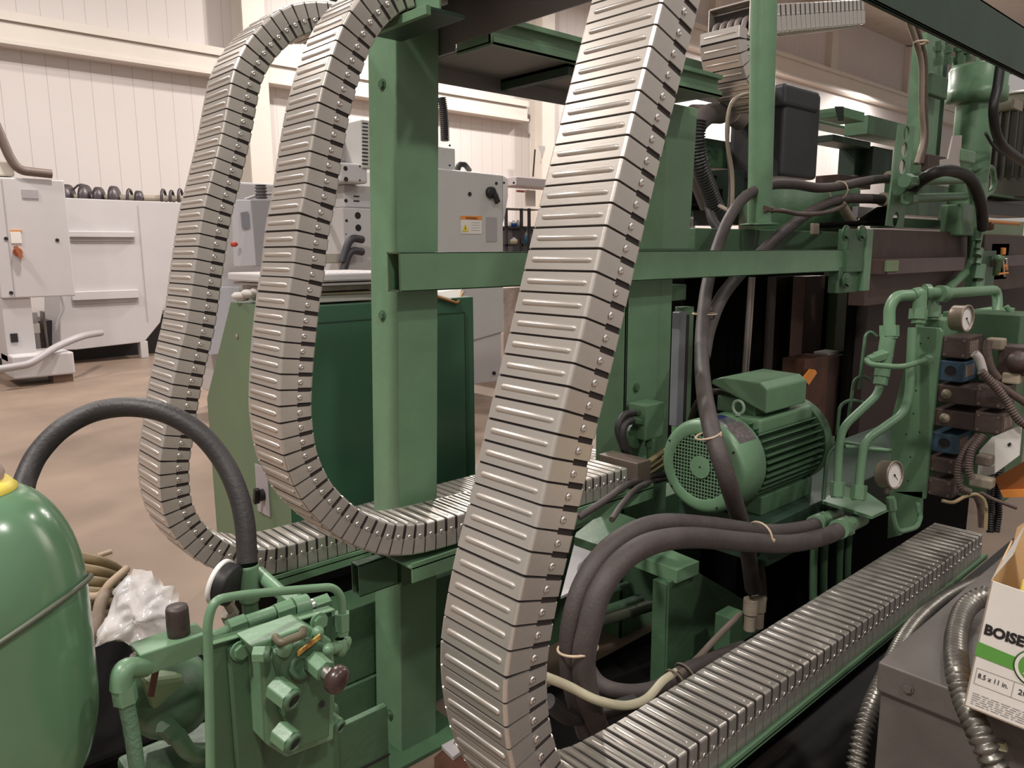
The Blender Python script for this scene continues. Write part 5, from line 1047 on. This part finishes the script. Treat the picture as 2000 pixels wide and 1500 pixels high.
# dark floor around: added pit pan and lower shadow boxes
t=thing('pit_darkener','added black pit pan on the floor between carrier run and base frame','darkener',(1.75,1.2,0))
MB().box(1.55,3.3,1.10,1.80,0.0,0.05).done('darkener',MATTE,t,0.01)  # black box added on the floor for the darkness of a pit
t=thing('hydraulic_reservoir','hydraulic reservoir blackened with painted shade under the pipe bracket','reservoir',(2.95,1.3,0))
MB().box(2.90,4.6,1.30,1.9,0.0,0.48).done('tank_body',MATTE,t,0.01)  # shade below the hoses painted into the near-black body
for i,px in enumerate((1592,1612,1642,1658)):
    hose(('first','second','third','fourth')[i]+' vertical green tube from left below the pipe bracket',[U(px,1040,y=1.24),U(px-3,1100,y=1.24),U(px-4,1190,y=1.24)],0.014,GREEN2,'hydraulic_tube',cat='tube')
t=thing('terminal_stub','small green square stub at the hose ends by the pit','stub',tuple(U(1432,1250,y=1.3)))
MB().box(U(1425,1240,y=1.3).x,U(1450,1240,y=1.3).x,1.3,1.36,0.0,U(1432,1205,y=1.3).z).done('stub',GREEN2,t,0.003)
# brown foot with bolt right of the post
t=thing('levelling_foot','brown steel foot with a bolted grey clamp plate right of the lower post','foot',tuple(U(900,1460,z=0.02)))
MB().prism([U(a,b,z=0.10) for a,b in((848,1478),(900,1432),(950,1445),(960,1500),(848,1520))],(0,0,-0.09)).done('block',RUST,t,0.003)
MB().prism([U(a,b,z=0.115) for a,b in((862,1455),(905,1432),(922,1450),(885,1478))],(0,0,-0.015)).done('clamp_plate',GREYM,t,0.002)
mb=MB(); bolt(mb,U(893,1453,z=0.115),(0,0,1),0.008,0.012); mb.done('bolt',RIVET,t)
# ================================================================ lower right: grey box, conduits, paper carton
GX=1.655; GY=0.615
t=thing('grey_enclosure','dusty grey sheet metal enclosure in the lower right corner','enclosure',(GX,0.1,0))
MB().box(GX+0.012,2.75,-0.5,GY-0.006,0.0,0.655).done('enclosure_body',GREY,t,0.004)
MB().box(GX,2.76,-0.51,GY,0.63,0.70).done('lid',GREY,t,0.005,3)
mb=MB(); p=U(1775,1330,x=GX); bolt(mb,(GX,p.y,0.665),(-1,0,0),0.009,0.007); mb.done('bolt',GREY,t)
def conduit(label,pts,r,m=CONDUIT):
    P,f=corr(pts,r,r*0.72,r*0.17,16); return solo(MB().tube(P,f,18).done('flexible_conduit',m),label,'conduit')
conduit('flexible metal conduit running along the carrier tray behind grey enclosure',[U(1960,1120,y=0.80),U(1915,1133,y=0.79),U(1850,1165,y=0.77),U(1800,1205,y=0.75),U(1765,1250,y=0.72),U(1735,1310,y=0.69),U(1705,1375,y=0.67),U(1683,1440,y=0.66),U(1668,1520,y=0.65)],0.0195)
P_=[U(1960,1160,z=0.76),U(1920,1165,z=0.75),U(1885,1190,z=0.735),U(1868,1245,z=0.726),U(1870,1310,z=0.724),U(1884,1365,x=1.645),U(1903,1410,x=1.60),U(1925,1460,x=1.57),U(1960,1530,x=1.57)]
conduit('thick flexible metal conduit draped over the grey enclosure lid',P_,0.021)
t=thing('cable_clip','small yellowish clip on the enclosure front by thick conduit','clip',tuple(U(1962,1455,x=1.66)))
mb=MB(); mb.prism([U(a,b,x=1.655) for a,b in((1952,1447),(1965,1450),(1970,1465),(1954,1462))],(-0.01,0,0)); mb.done('clip',mat('pale_yellow_clip',(0.5,0.48,0.3),0.5),t)
# paper carton
cx_=1.565
BL=U(1882,1378,x=cx_);TL=U(1932,1133,x=cx_+0.01);BR=U(2075,1455,x=cx_+0.02);TR=U(2130,1180,x=cx_+0.03)
u=(BR-BL).normalized(); v=(TL-BL); v=(v-u*v.dot(u)).normalized(); n_=u.cross(v).normalized()
if n_.x>0: n_=-n_
H_=(TL-BL).length; W_=0.30
t=thing('paper_carton','open white copier paper carton with green stripe and black lettering','carton',tuple(BL))
o=BL
def quad(a,b,c,d,th,m,nm,par,off=0.0):
    pts=[o+u*x_+v*y_+n_*off for x_,y_ in (a,b,c,d)]; return MB().prism(pts,-n_*th).done(nm,m,par)
quad((0,0),(W_,0),(W_,H_-0.012),(0,H_),0.003,PAPER,'front_wall',t)
back=-n_*0.22
MB().prism([o+back+v*0,o+back+u*W_,o+back+u*W_+v*(H_+0.05),o+back+u*0.03+v*(H_+0.085),o+back+u*0.005+v*(H_+0.05)],-n_*0.003).done('back_wall',CARD,t)
MB().prism([o,o+back,o+back+v*(H_+0.02),o+v*H_],u*0.003).done('side_wall',CARD,t)
MB().prism([o+u*W_,o+back+u*W_,o+back+u*W_+v*H_,o+u*W_+v*H_],u*0.003).done('side_wall',CARD,t)
MB().prism([o,o+u*W_,o+u*W_+back,o+back],v*0.003).done('bottom_wall',CARD,t)
MB().prism([o+v*(H_-0.0),o+back*0.5+v*(H_+0.0),o+back*0.55+u*0.025+v*(H_+0.09),o+back*0.3+u*0.02+v*(H_+0.04)],n_.cross(u)*0.002).done('torn_flap',PAPER,t)
q=quad((0.0,H_*0.415),(0.072,H_*0.405),(0.072,H_*0.505),(0.0,H_*0.525),0.0002,mat('green_print',(0.10,0.30,0.05),0.6),'green_stripe',t,0.0012)
cc=o+u*0.098+v*(H_*0.47)+n_*0.0016; r_=0.037
MB().lathe(cc,n_,[(0.0005,0.0004),(r_,0.0004),(r_,0.0)],36).done('logo_ring',mat('dark_green_print',(0.03,0.12,0.02),0.6),t)
MB().lathe(cc,n_,[(0.0005,0.0006),(r_*0.93,0.0006)],36).done('logo_white_ring',PAPER,t)
MB().lathe(cc,n_,[(0.0005,0.0008),(r_*0.78,0.0008)],36).done('logo_disc',mat('green_print',(0,0,0)),t)
text(t,'X',cc-u*0.020-v*0.016+n_*0.001,u,v,0.048,PAPER,'logo_letter')
text(t,'BOISE',o+u*0.006+v*(H_*0.60)+n_*0.001,u,v,0.027,BLACK,'carton_lettering',xs=0.92,bold=0.0012)
text(t,'8.5 x 11 in.',o+u*0.012+v*(H_*0.255)+n_*0.001,u,v,0.014,BLACK,'carton_lettering',xs=0.8)
text(t,'20',o+u*0.078+v*(H_*0.245)+n_*0.001,u,v,0.015,BLACK,'carton_lettering')
fr=MB()
for (a,b,c,d) in ((0.008,0.070,H_*0.20,H_*0.203),(0.008,0.070,H_*0.325,H_*0.328),(0.008,0.0088,H_*0.20,H_*0.328),(0.0692,0.070,H_*0.20,H_*0.328),(0.070,0.16,H_*0.20,H_*0.203),(0.070,0.16,H_*0.325,H_*0.328)):
    fr.prism([o+u*a+v*c+n_*0.0011,o+u*b+v*c+n_*0.0011,o+u*b+v*d+n_*0.0011,o+u*a+v*d+n_*0.0011],-n_*0.0002)
rr=random.Random(5)
for k in range(6):
    yv=H_*(0.125-0.017*k); x0_=0.01
    while x0_<0.15:
        l=rr.uniform(0.004,0.016); fr.prism([o+u*x0_+v*yv+n_*0.0011,o+u*(x0_+l)+v*yv+n_*0.0011,o+u*(x0_+l)+v*(yv+0.0013)+n_*0.0011,o+u*x0_+v*(yv+0.0013)+n_*0.0011],-n_*0.0002); x0_+=l+0.003
fr.done('fine_print',mat('grey_print',(0.3,0.28,0.27),0.6),t)
yl=solo(MB().prism([o+back*0.5+u*0.035+v*0.02,o+back*0.5+u*0.25+v*0.02,o+back*0.5+u*0.25+v*(H_+0.06),o+back*0.5+u*0.075+v*(H_+0.055),o+back*0.5+u*0.04+v*(H_-0.02)],-n_*0.02).done('yellow_pad',mat('bright_yellow_paper',(0.85,0.72,0.16),0.5),None,0.002),'bright yellow pad standing inside the open paper carton','pad')

t=thing('floor_shade_plate','added black plate darkening the floor beneath the nearest carrier tray','shade plate',(1.3,0.3,0))
MB().prism([Vector(q) for q in((1.28,-0.9,0),(6.0,-0.9,0),(6.0,1.12,0),(2.3,1.12,0),(1.28,1.5,0))],(0,0,0.012)).done('plate',mat('floor_shade_black',(0.018,0.013,0.012),0.6,0,0.4,4,0.2,20),t)  # dark sheet added to paint shade onto the floor around the machine
# ================================================================ foreground left: accumulator tank, hose, valve group, bag
TA=U(-27,1300,d=0.98); tr=0.122; tx,ty=TA.x,TA.y
ztop=U(-27,950,d=0.95).z
t=thing('accumulator_tank','large glossy green accumulator tank in the lower left foreground','tank',(tx,ty,0.35))
zc_=U(-27,1385,d=0.98).z; prof=[(0.001,zc_-0.16)]+[(0.03+(tr-0.03)*math.sin(k_*math.pi/24),zc_-0.16*math.cos(k_*math.pi/24)) for k_ in range(0,13)]
zs=ztop-0.155
prof+=[(tr,zs)]
for k in range(1,15):
    a=math.pi/2*k/15; prof.append((0.032+(tr-0.032)*math.cos(a)**0.92,zs+(ztop-zs)*math.sin(a)))
prof.append((0.03,ztop)); prof.append((0.001,ztop))
MB().lathe((tx,ty,0),(0,0,1),prof,64).done('tank_shell',GREENT,t)
MB().lathe((tx,ty,0),(0,0,1),[(0.045,ztop-0.012),(0.056,ztop-0.012),(0.057,ztop-0.002),(0.048,ztop+0.008),(0.02,ztop+0.010)],40).done('yellow_collar',YELLOW,t)
MB().lathe((tx,ty,0),(0,0,1),[(0.042,ztop+0.004),(0.045,ztop+0.016),(0.040,ztop+0.030),(0.024,ztop+0.040),(0.001,ztop+0.043)],32).done('cap',mat('pinkish_cap',(0.45,0.33,0.29),0.55,0,0.2,30),t)
zb=U(-27,1352,d=0.87).z
mb=MB(); R_=tr+0.004
def bz(a): return 0
pts=[]
for k in range(49):
    a=math.pi*2*k/48; d_=_rt.x*math.cos(a)+_fw.x*math.sin(a)
    px_=tx+R_*math.cos(a); py_=ty+R_*math.sin(a)
    s_=(Vector((px_-tx,py_-ty,0)).dot(Vector((_rt.x,_rt.y,0)).normalized()))/R_
    pts.append(Vector((px_,py_,zb+0.075*s_)))
mb.tube(pts[:-1],0.0035,8,closed=True); mb.done('strap_cable',mat('grey_green_cable',(0.09,0.10,0.07),0.5),t)
# black arched hose
pts=[(44,962,1.20),(52,930,1.22),(75,885,1.24),(120,838,1.26),(180,806,1.28),(250,795,1.28),(320,806,1.28),(385,842,1.28),(432,895,1.28),(462,955,1.27),(478,1020,1.26),(483,1100,1.25)]
t=thing('arched_hose','thick black rubber hose arching from the tank to a green pipe','hose',tuple(U(483,1100,d=1.25)))
MB().tube(spline([U(a,b,d=c) for a,b,c in pts],12),0.0165,20).done('rubber_hose',RUBBER,t)
b=U(483,1104,d=1.25); axz=Vector((0.0,0.0,1))
MB().lathe(b-Z*0.062,(0,0,1),[(0.001,0),(0.0155,0),(0.0165,0.004),(0.0175,0.058),(0.0185,0.062),(0.0170,0.064)],28).done('green_sleeve',GREEN,t)
MB().cyl(b-Z*0.115,b-Z*0.062,0.013,18).done('neck_pipe',GREEN2,t)
# black gauge
gc3=U(442,1140,d=1.22)
t=thing('pressure_gauge','black cased pressure gauge with white rim beside the green pipe','pressure gauge',tuple(gc3))
ax=Vector((-0.55,0.80,0.22)).normalized()
MB().lathe(gc3-ax*0.014,ax,[(0.001,0),(0.028,0),(0.033,0.003),(0.0335,0.022)],36).done('case',BLACK,t)
MB().lathe(gc3-ax*0.014,ax,[(0.0335,0.020),(0.0365,0.021),(0.0365,0.027),(0.031,0.029),(0.001,0.029)],36).done('white_bezel',DIALW,t)
mb=MB(); mb.cyl(gc3-Z*0.032,gc3-Z*0.055+X*0.01,0.008,10); mb.cyl(gc3-Z*0.050,gc3-Z*0.062+X*0.004,0.013,6,smooth=False); mb.done('stem',mat('gauge_stem',(0.25,0.22,0.18),0.4,0.5),t)
# valve group
D0=1.13
YV=U(530,1240,d=D0).y
def V3(px,py,dy=0.0): return U(px,py,y=YV+dy)
t=thing('valve_group','green hydraulic valve group with plugs and fittings in the lower left','valve group',tuple(V3(530,1480)))
a=V3(412,1252);b2=V3(650,1185)
zt_=V3(530,1218).z
q=[V3(412,1252),V3(648,1186),V3(652,1330),V3(655,1400),V3(650,1560),V3(415,1560)]
MB().prism(q,(0,0.010,0)).done('mounting_plate',GREEN2,t,0.001)
MB().prism([V3(412,1252),V3(648,1186),V3(648,1189),V3(412,1255)],(0,-0.010,0)).done('plate_edge',GREEN,t,0.0005)
MB().prism([V3(440,1262),V3(500,1245),V3(506,1262),V3(512,1560),V3(462,1560)],(0,-0.010,0)).done('bracket_strip',GREEN2,t,0.004)
for px,py_ in((468,1270),(622,1213)): p=V3(px,py_,-0.012); mb=MB(); bolt(mb,p,(0,-1,0),0.0105,0.010); mb.done('hex_bolt',GREEN,t,0.0008)
# main valve body (block)
q=[V3(490,1262,-0.055),V3(600,1222,-0.055),V3(648,1250,-0.055),V3(655,1300,-0.055),V3(652,1445,-0.055),V3(560,1480,-0.055),V3(520,1455,-0.055),V3(512,1300,-0.055)]
MB().prism(q,(0,0.052,0)).done('valve_block',GREEN,t,0.003)
q=[V3(535,1275,-0.075),V3(610,1248,-0.075),V3(640,1262,-0.075),V3(648,1320,-0.075),V3(645,1440,-0.075),V3(585,1462,-0.075),V3(555,1400,-0.075),V3(552,1330,-0.075)]
MB().prism(q,(0,0.022,0)).done('front_body',OLIVE if False else GREEN2,t,0.004)
FA=Vector((0.25,-0.93,-0.25)).normalized()   # plug axis towards the viewer
def plug(px,py,dy,r,l,nm='hex_plug',m=GREEN,cap=True,ax=FA):
    p=V3(px,py,dy); mb=MB(); mb.cyl(p-ax*l*0.9,p-ax*0.004,r,6,smooth=False); mb.done(nm,m,t,0.0015)
    mb=MB(); mb.use(GREEN2); mb.lathe(p-ax*0.004,ax,[(r*0.86,0),(r*0.86,0.006),(r*0.58,0.008),(r*0.55,0.004)],24); mb.use(BLACK); mb.lathe(p-ax*0.004,ax,[(r*0.56,0.005),(0.0005,0.003)],24); mb.done('plug_socket',GREEN2,t)
plug(572,1368,-0.115,0.0170,0.040); plug(574,1452,-0.115,0.0165,0.034)
plug(525,1278,-0.085,0.0120,0.022,ax=Vector((0.75,-0.65,0.0)).normalized())
plug(664,1420,-0.035,0.0125,0.060)
mb=MB(); p=V3(612,1290,-0.085); q_=V3(645,1320,-0.125); mb.cyl(p,p.lerp(q_,0.72),0.0155,6,smooth=False); mb.done('adjuster_nut',GREEN,t,0.0012)
dd=(q_-p).normalized(); mb=MB(); mb.cyl(p.lerp(q_,0.7),q_,0.009,14); mb.done('adjuster_stem',RIVET,t)
mb=MB(); kq=V3(660,1328,-0.13); kn=Vector((0.35,-0.9,-0.25)).normalized(); mb.lathe(kq-kn*0.012,kn,[(0.001,0),(0.015,0),(0.0195,0.004),(0.0200,0.014),(0.017,0.020),(0.006,0.023),(0.001,0.022)],28); mb.done('brown_knob',mat('dark_brown_knob',(0.045,0.025,0.022),0.3),t)
p=V3(588,1303,-0.078); MB().lathe(p+Y*0.002,(0.1,-0.95,0.3),[(0.018,0),(0.018,0.003),(0.011,0.004),(0.010,0.0015),(0.0005,0.001)],24).done('round_recess',GREEN2,t)
mb=MB(); mb.obox(V3(603,1260,-0.078),(0.018,0,0.007),(0,0.0015,0),(0,0,0.0035)); mb.done('yellow_nameplate',mat('worn_yellow_plate',(0.45,0.30,0.06),0.4,0,0.5,120,col2=(120,60,40)),t)
mb=MB(); mb.tube(fillet([V3(538,1245,-0.06),V3(548,1256,-0.085),V3(590,1240,-0.085),V3(592,1230,-0.06)],0.006),0.006,10); mb.done('lever_bar',mat('brown_green_lever',(0.10,0.085,0.05),0.5),t)
for px,py_,dy,r_ in((558,1262,-0.08,0.010),(640,1272,-0.08,0.009),(620,1238,-0.06,0.009),(676,1256,-0.01,0.008)): p=V3(px,py_,dy); mb=MB(); mb.lathe(p,(0,-0.5,0.86),[(0.0005,0.012),(r_*0.8,0.010),(r_,0.004),(r_,-0.012)],14); mb.done('cap_screw',GREEN,t)
mb=MB(); mb.cyl(V3(628,1375,-0.0775),V3(628,1375,-0.0750),0.005,14); mb.done('drilled_hole',BLACK,t)
# row of fittings behind the plate
t=thing('fitting_row','row of green hexagonal unions behind the top of the valve plate','pipe fitting',tuple(V3(530,1210,0.03)))
def row(px0,py0,px1,py1,r,nm,m=GREEN,hexa=True,dy=0.028):
    mb=MB(); mb.cyl(V3(px0,py0,dy),V3(px1,py1,dy),r,6 if hexa else 18,smooth=not hexa); mb.done(nm,m,t,0.001)
row(415,1245,446,1232,0.0085,'tube_end',GREEN,False); row(446,1228,478,1216,0.0145,'hex_nut'); row(480,1217,535,1198,0.0115,'union_body',GREEN,False); row(537,1200,570,1188,0.0165,'hex_nut'); row(572,1190,600,1182,0.018,'elbow_body',GREEN,False); row(602,1186,612,1182,0.011,'metal_ring',RIVET,False); row(612,1186,640,1176,0.0155,'hex_nut')
mb=MB(); mb.tube([V3(505,1118,0.16),V3(545,1155,0.09),V3(590,1190,0.03)],0.011,14); mb.done('angled_pipe',GREEN,t)
mb=MB(); mb.cyl(V3(556,1162,0.065),V3(580,1180,0.04),0.0165,6,smooth=False); mb.done('hex_nut',GREEN,t,0.001)
# handrail tube in front
P=[V3(412,1600,-0.05),V3(410,1400,-0.05),V3(405,1215,-0.05),V3(418,1172,-0.05),V3(470,1162,-0.04),V3(600,1150,-0.02),V3(650,1146,-0.015),V3(668,1165,-0.015),V3(668,1225,-0.015)]
pipe('green tube framing the valve group, bent over its top',P,0.0062,ends=((-1,0.024,0.0125),),fr=0.035,name='bent_tube')
t=thing('elbow_fitting','small green elbow at the right end of the bent tube','pipe fitting',tuple(V3(668,1260,-0.015)))
mb=MB(); mb.lathe(V3(664,1266,-0.015),(0,0,1),[(0.0005,-0.012),(0.010,-0.010),(0.012,0.0),(0.010,0.012),(0.007,0.016)],16); mb.cyl(V3(664,1262,-0.015),V3(645,1268,-0.03),0.009,12); mb.done('elbow_body',GREEN,t)
# arm block with elbow
t=thing('mounting_beam','green rectangular arm carrying a brown plug, left of valve group','arm',tuple(V3(285,1310,0.01)))
q=[V3(290,1316,0.0),V3(272,1282,0.0),V3(408,1238,0.0),V3(408,1266,0.0),V3(352,1288,0.0)]
MB().prism([V3(272,1280,0.0),V3(405,1236,0.0),V3(407,1274,0.0),V3(290,1320,0.0)],(0,0.045,0)).done('arm_block',GREEN,t,0.002)
mb=MB(); p=V3(350,1245,0.022); mb.lathe(p,(0,0,1),[(0.0005,-0.004),(0.0145,-0.004),(0.0150,0.014),(0.0148,0.016),(0.0152,0.018),(0.0148,0.042),(0.0135,0.046),(0.0005,0.046)],28); solo(mb.done('brown_plug',mat('dark_brown_plug',(0.045,0.030,0.026),0.5,0,0.3,60)),'dark brown cylindrical plug standing on the green arm','plug')
t=thing('elbow_fitting','green elbow with hex nut at the left end of support arm','pipe fitting',tuple(V3(240,1320,-0.01)))
MB().tube(fillet([V3(284,1302,0.01),V3(238,1306,-0.01),V3(236,1345,-0.01)],0.018),0.0135,18).done('elbow_body',GREEN,t)
mb=MB(); mb.cyl(V3(241,1340,-0.01),V3(246,1370,-0.01),0.0155,6,smooth=False); mb.done('hex_nut',GREEN,t,0.0015)
mb=MB(); mb.cyl(V3(262,1278,0.02),V3(268,1290,0.02),0.006,12); mb.done('bleed_screw',RIVET,t)
pipe('rough green pipe dropping from the elbow at left of the arm',[V3(246,1370,-0.01),V3(258,1430,-0.01),V3(276,1560,-0.01)],0.0100,mat('rough_green_paint',(0.11,0.21,0.13),0.5,0,0.2,60,0.8,160),0.03)
# machine parts under the arm
t=thing('pump_body','green cast pump body seen below the support arm','pump',tuple(V3(330,1500,0.12)))
mb=MB(); mb.lathe(V3(325,1350,0.16),(0.3,0.6,-0.6),[(0.0005,-0.04),(0.05,-0.035),(0.065,-0.01),(0.065,0.04),(0.05,0.06),(0.05,0.12),(0.0005,0.13)],28); mb.done('casting',GREEN2,t)
mb=MB(); mb.prism([V3(285,1330,0.12),V3(360,1320,0.12),V3(385,1400,0.12),V3(350,1430,0.12),V3(300,1400,0.12)],(0,0.05,0)); mb.done('lobed_flange',OLIVE,t,0.008)
mb=MB(); mb.cyl(V3(320,1415,0.09),V3(345,1440,0.09),0.014,6,smooth=False); mb.tube(fillet([V3(345,1435,0.08),V3(370,1475,0.08),V3(420,1470,0.10)],0.03),0.0125,14); mb.done('outlet_elbow',GREEN2,t,0.001)
mb=MB(); mb.obox(V3(300,1330,0.10),(0.006,0,0.022),(0,0.002,0),(-0.004,0,0.002)); mb.done('rust_streak',RUST,t)
t=thing('base_shade_box','black shade box with green ribbed block under the pump in the lower left','machine base',(0.2,1.25,0))
zk=U(240,1262,d=1.62).z
MB().prism([Vector((0.15,1.30,0)),Vector((0.52,1.28,0)),Vector((0.52,1.7,0)),Vector((0.15,1.75,0))],(0,0,zk)).done('casting',MATTE,t,0.01)  # black box added behind the arm, standing for a shaded recess
MB().box(0.28,0.62,1.14,1.26,0.55,0.80).done('ribbed_block',GREEN2,t,0.008)
t=thing('base_plate','green sheet panel behind valve group at the lower right of it','panel',tuple(V3(690,1400,0.3)))
MB().box(0.72,1.02,1.62,1.64,0.0,0.40).done('panel',GREEN2,t,0.002)
MB().box(0.72,1.02,1.615,1.62,0.255,0.26).done('seam',BLACK,t)
# coiled hoses and plastic bag behind the arm
COILM=mat('olive_brown_hose',(0.17,0.12,0.055),0.5,0,0.25,12,0.2,60)
for k in range(5):
    P=[U(120,1078+k*22,d=1.55-0.02*k),U(160,1090+k*22,d=1.55-0.02*k),U(200,1100+k*20,d=1.58-0.02*k),U(232,1118+k*14,d=1.66),U(236,1140+k*10,d=1.74),U(200,1150+k*12,d=1.82)]
    hose('%s olive brown hose turn in the coil behind the tank'%('topmost','second from top','middle','fourth from top','lowest')[k],P,0.0125,COILM,group='coiled hoses behind the tank')
hose('tan rope end lying over the hose coil',[U(165,1166,d=1.45),U(195,1163,d=1.45),U(215,1140,d=1.46),U(240,1118,d=1.5),U(246,1112,d=1.55)],0.008,mat('tan_rope',(0.30,0.22,0.15),0.7),'rope',cat='rope')
hose('dirty beige cloth roll tucked below the hose coil',[U(175,1260,d=1.4),U(188,1225,d=1.4),U(196,1180,d=1.42),U(205,1160,d=1.45)],0.011,mat('dirty_cloth',(0.22,0.165,0.125),0.8,0,0.3,20,0.5,40),'rag',cat='rag')
hose('thin wooden stick lying on the floor beyond the hose coil',[U(190,1086,z=0.008),U(217,1077,z=0.008)],0.012,mat('pale_wood',(0.42,0.31,0.23),0.7),'wooden_stick',cat='stick')
bag=bpy.data.materials.new('clear_plastic_film'); bag.use_nodes=True; nt=bag.node_tree; b=nt.nodes['Principled BSDF']
b.inputs['Base Color'].default_value=(0.85,0.82,0.83,1); b.inputs['Roughness'].default_value=0.16; b.inputs['Alpha'].default_value=0.42; b.inputs['Specular IOR Level'].default_value=0.8
bm_=bmesh.new(); NX,NY=34,34
import mathutils
outl=[(188,1262),(205,1215),(228,1150),(258,1112),(300,1113),(322,1142),(345,1140),(352,1198),(332,1200),(338,1262),(290,1285),(262,1268),(225,1250)]
t=thing('plastic_bag','crumpled clear plastic bag lying on the support arm','bag',tuple(U(270,1250,d=1.28)))
def crumple(layer,dbase,sc):
    P=[U(a,b2,d=dbase) for a,b2 in outl]; c=sum(P,Vector())/len(P)
    rows=[]; n=len(P); RN=14; SUB=5
    ring=[P[i].lerp(P[(i+1)%n],k/SUB) for i in range(n) for k in range(SUB)]
    mb=MB(); vs=[c.copy()]
    for r in range(1,RN+1):
        for p in ring:
            q=c.lerp(p,r/RN*sc); nz=mathutils.noise.noise(q*22+Vector((layer*7,0,0)))*0.032+abs(mathutils.noise.noise(q*48+Vector((0,layer*9,0))))*0.022
            vs.append(q-_fw*(nz+0.03*(1-(r/RN)**2)*(1 if layer==0 else -0.3)))
    m=len(ring); fs=[(0,1+i,1+(i+1)%m) for i in range(m)]
    for r in range(RN-1):
        for i in range(m): fs.append((1+r*m+i,1+r*m+(i+1)%m,1+(r+1)*m+(i+1)%m,1+(r+1)*m+i))
    mb.add(vs,fs,True); mb.done('film_layer',bag,t)
crumple(0,1.27,1.0); crumple(1,1.30,0.93)
solo(MB().prism([U(a,b2,d=1.31) for a,b2 in((232,1165),(290,1140),(328,1165),(322,1262),(270,1272),(222,1240))],_fw*0.004).done('parts_sheet',mat('pinkish_white_sheet',(0.62,0.55,0.54),0.6)),'pinkish white sheet folded inside the clear plastic bag','sheet')
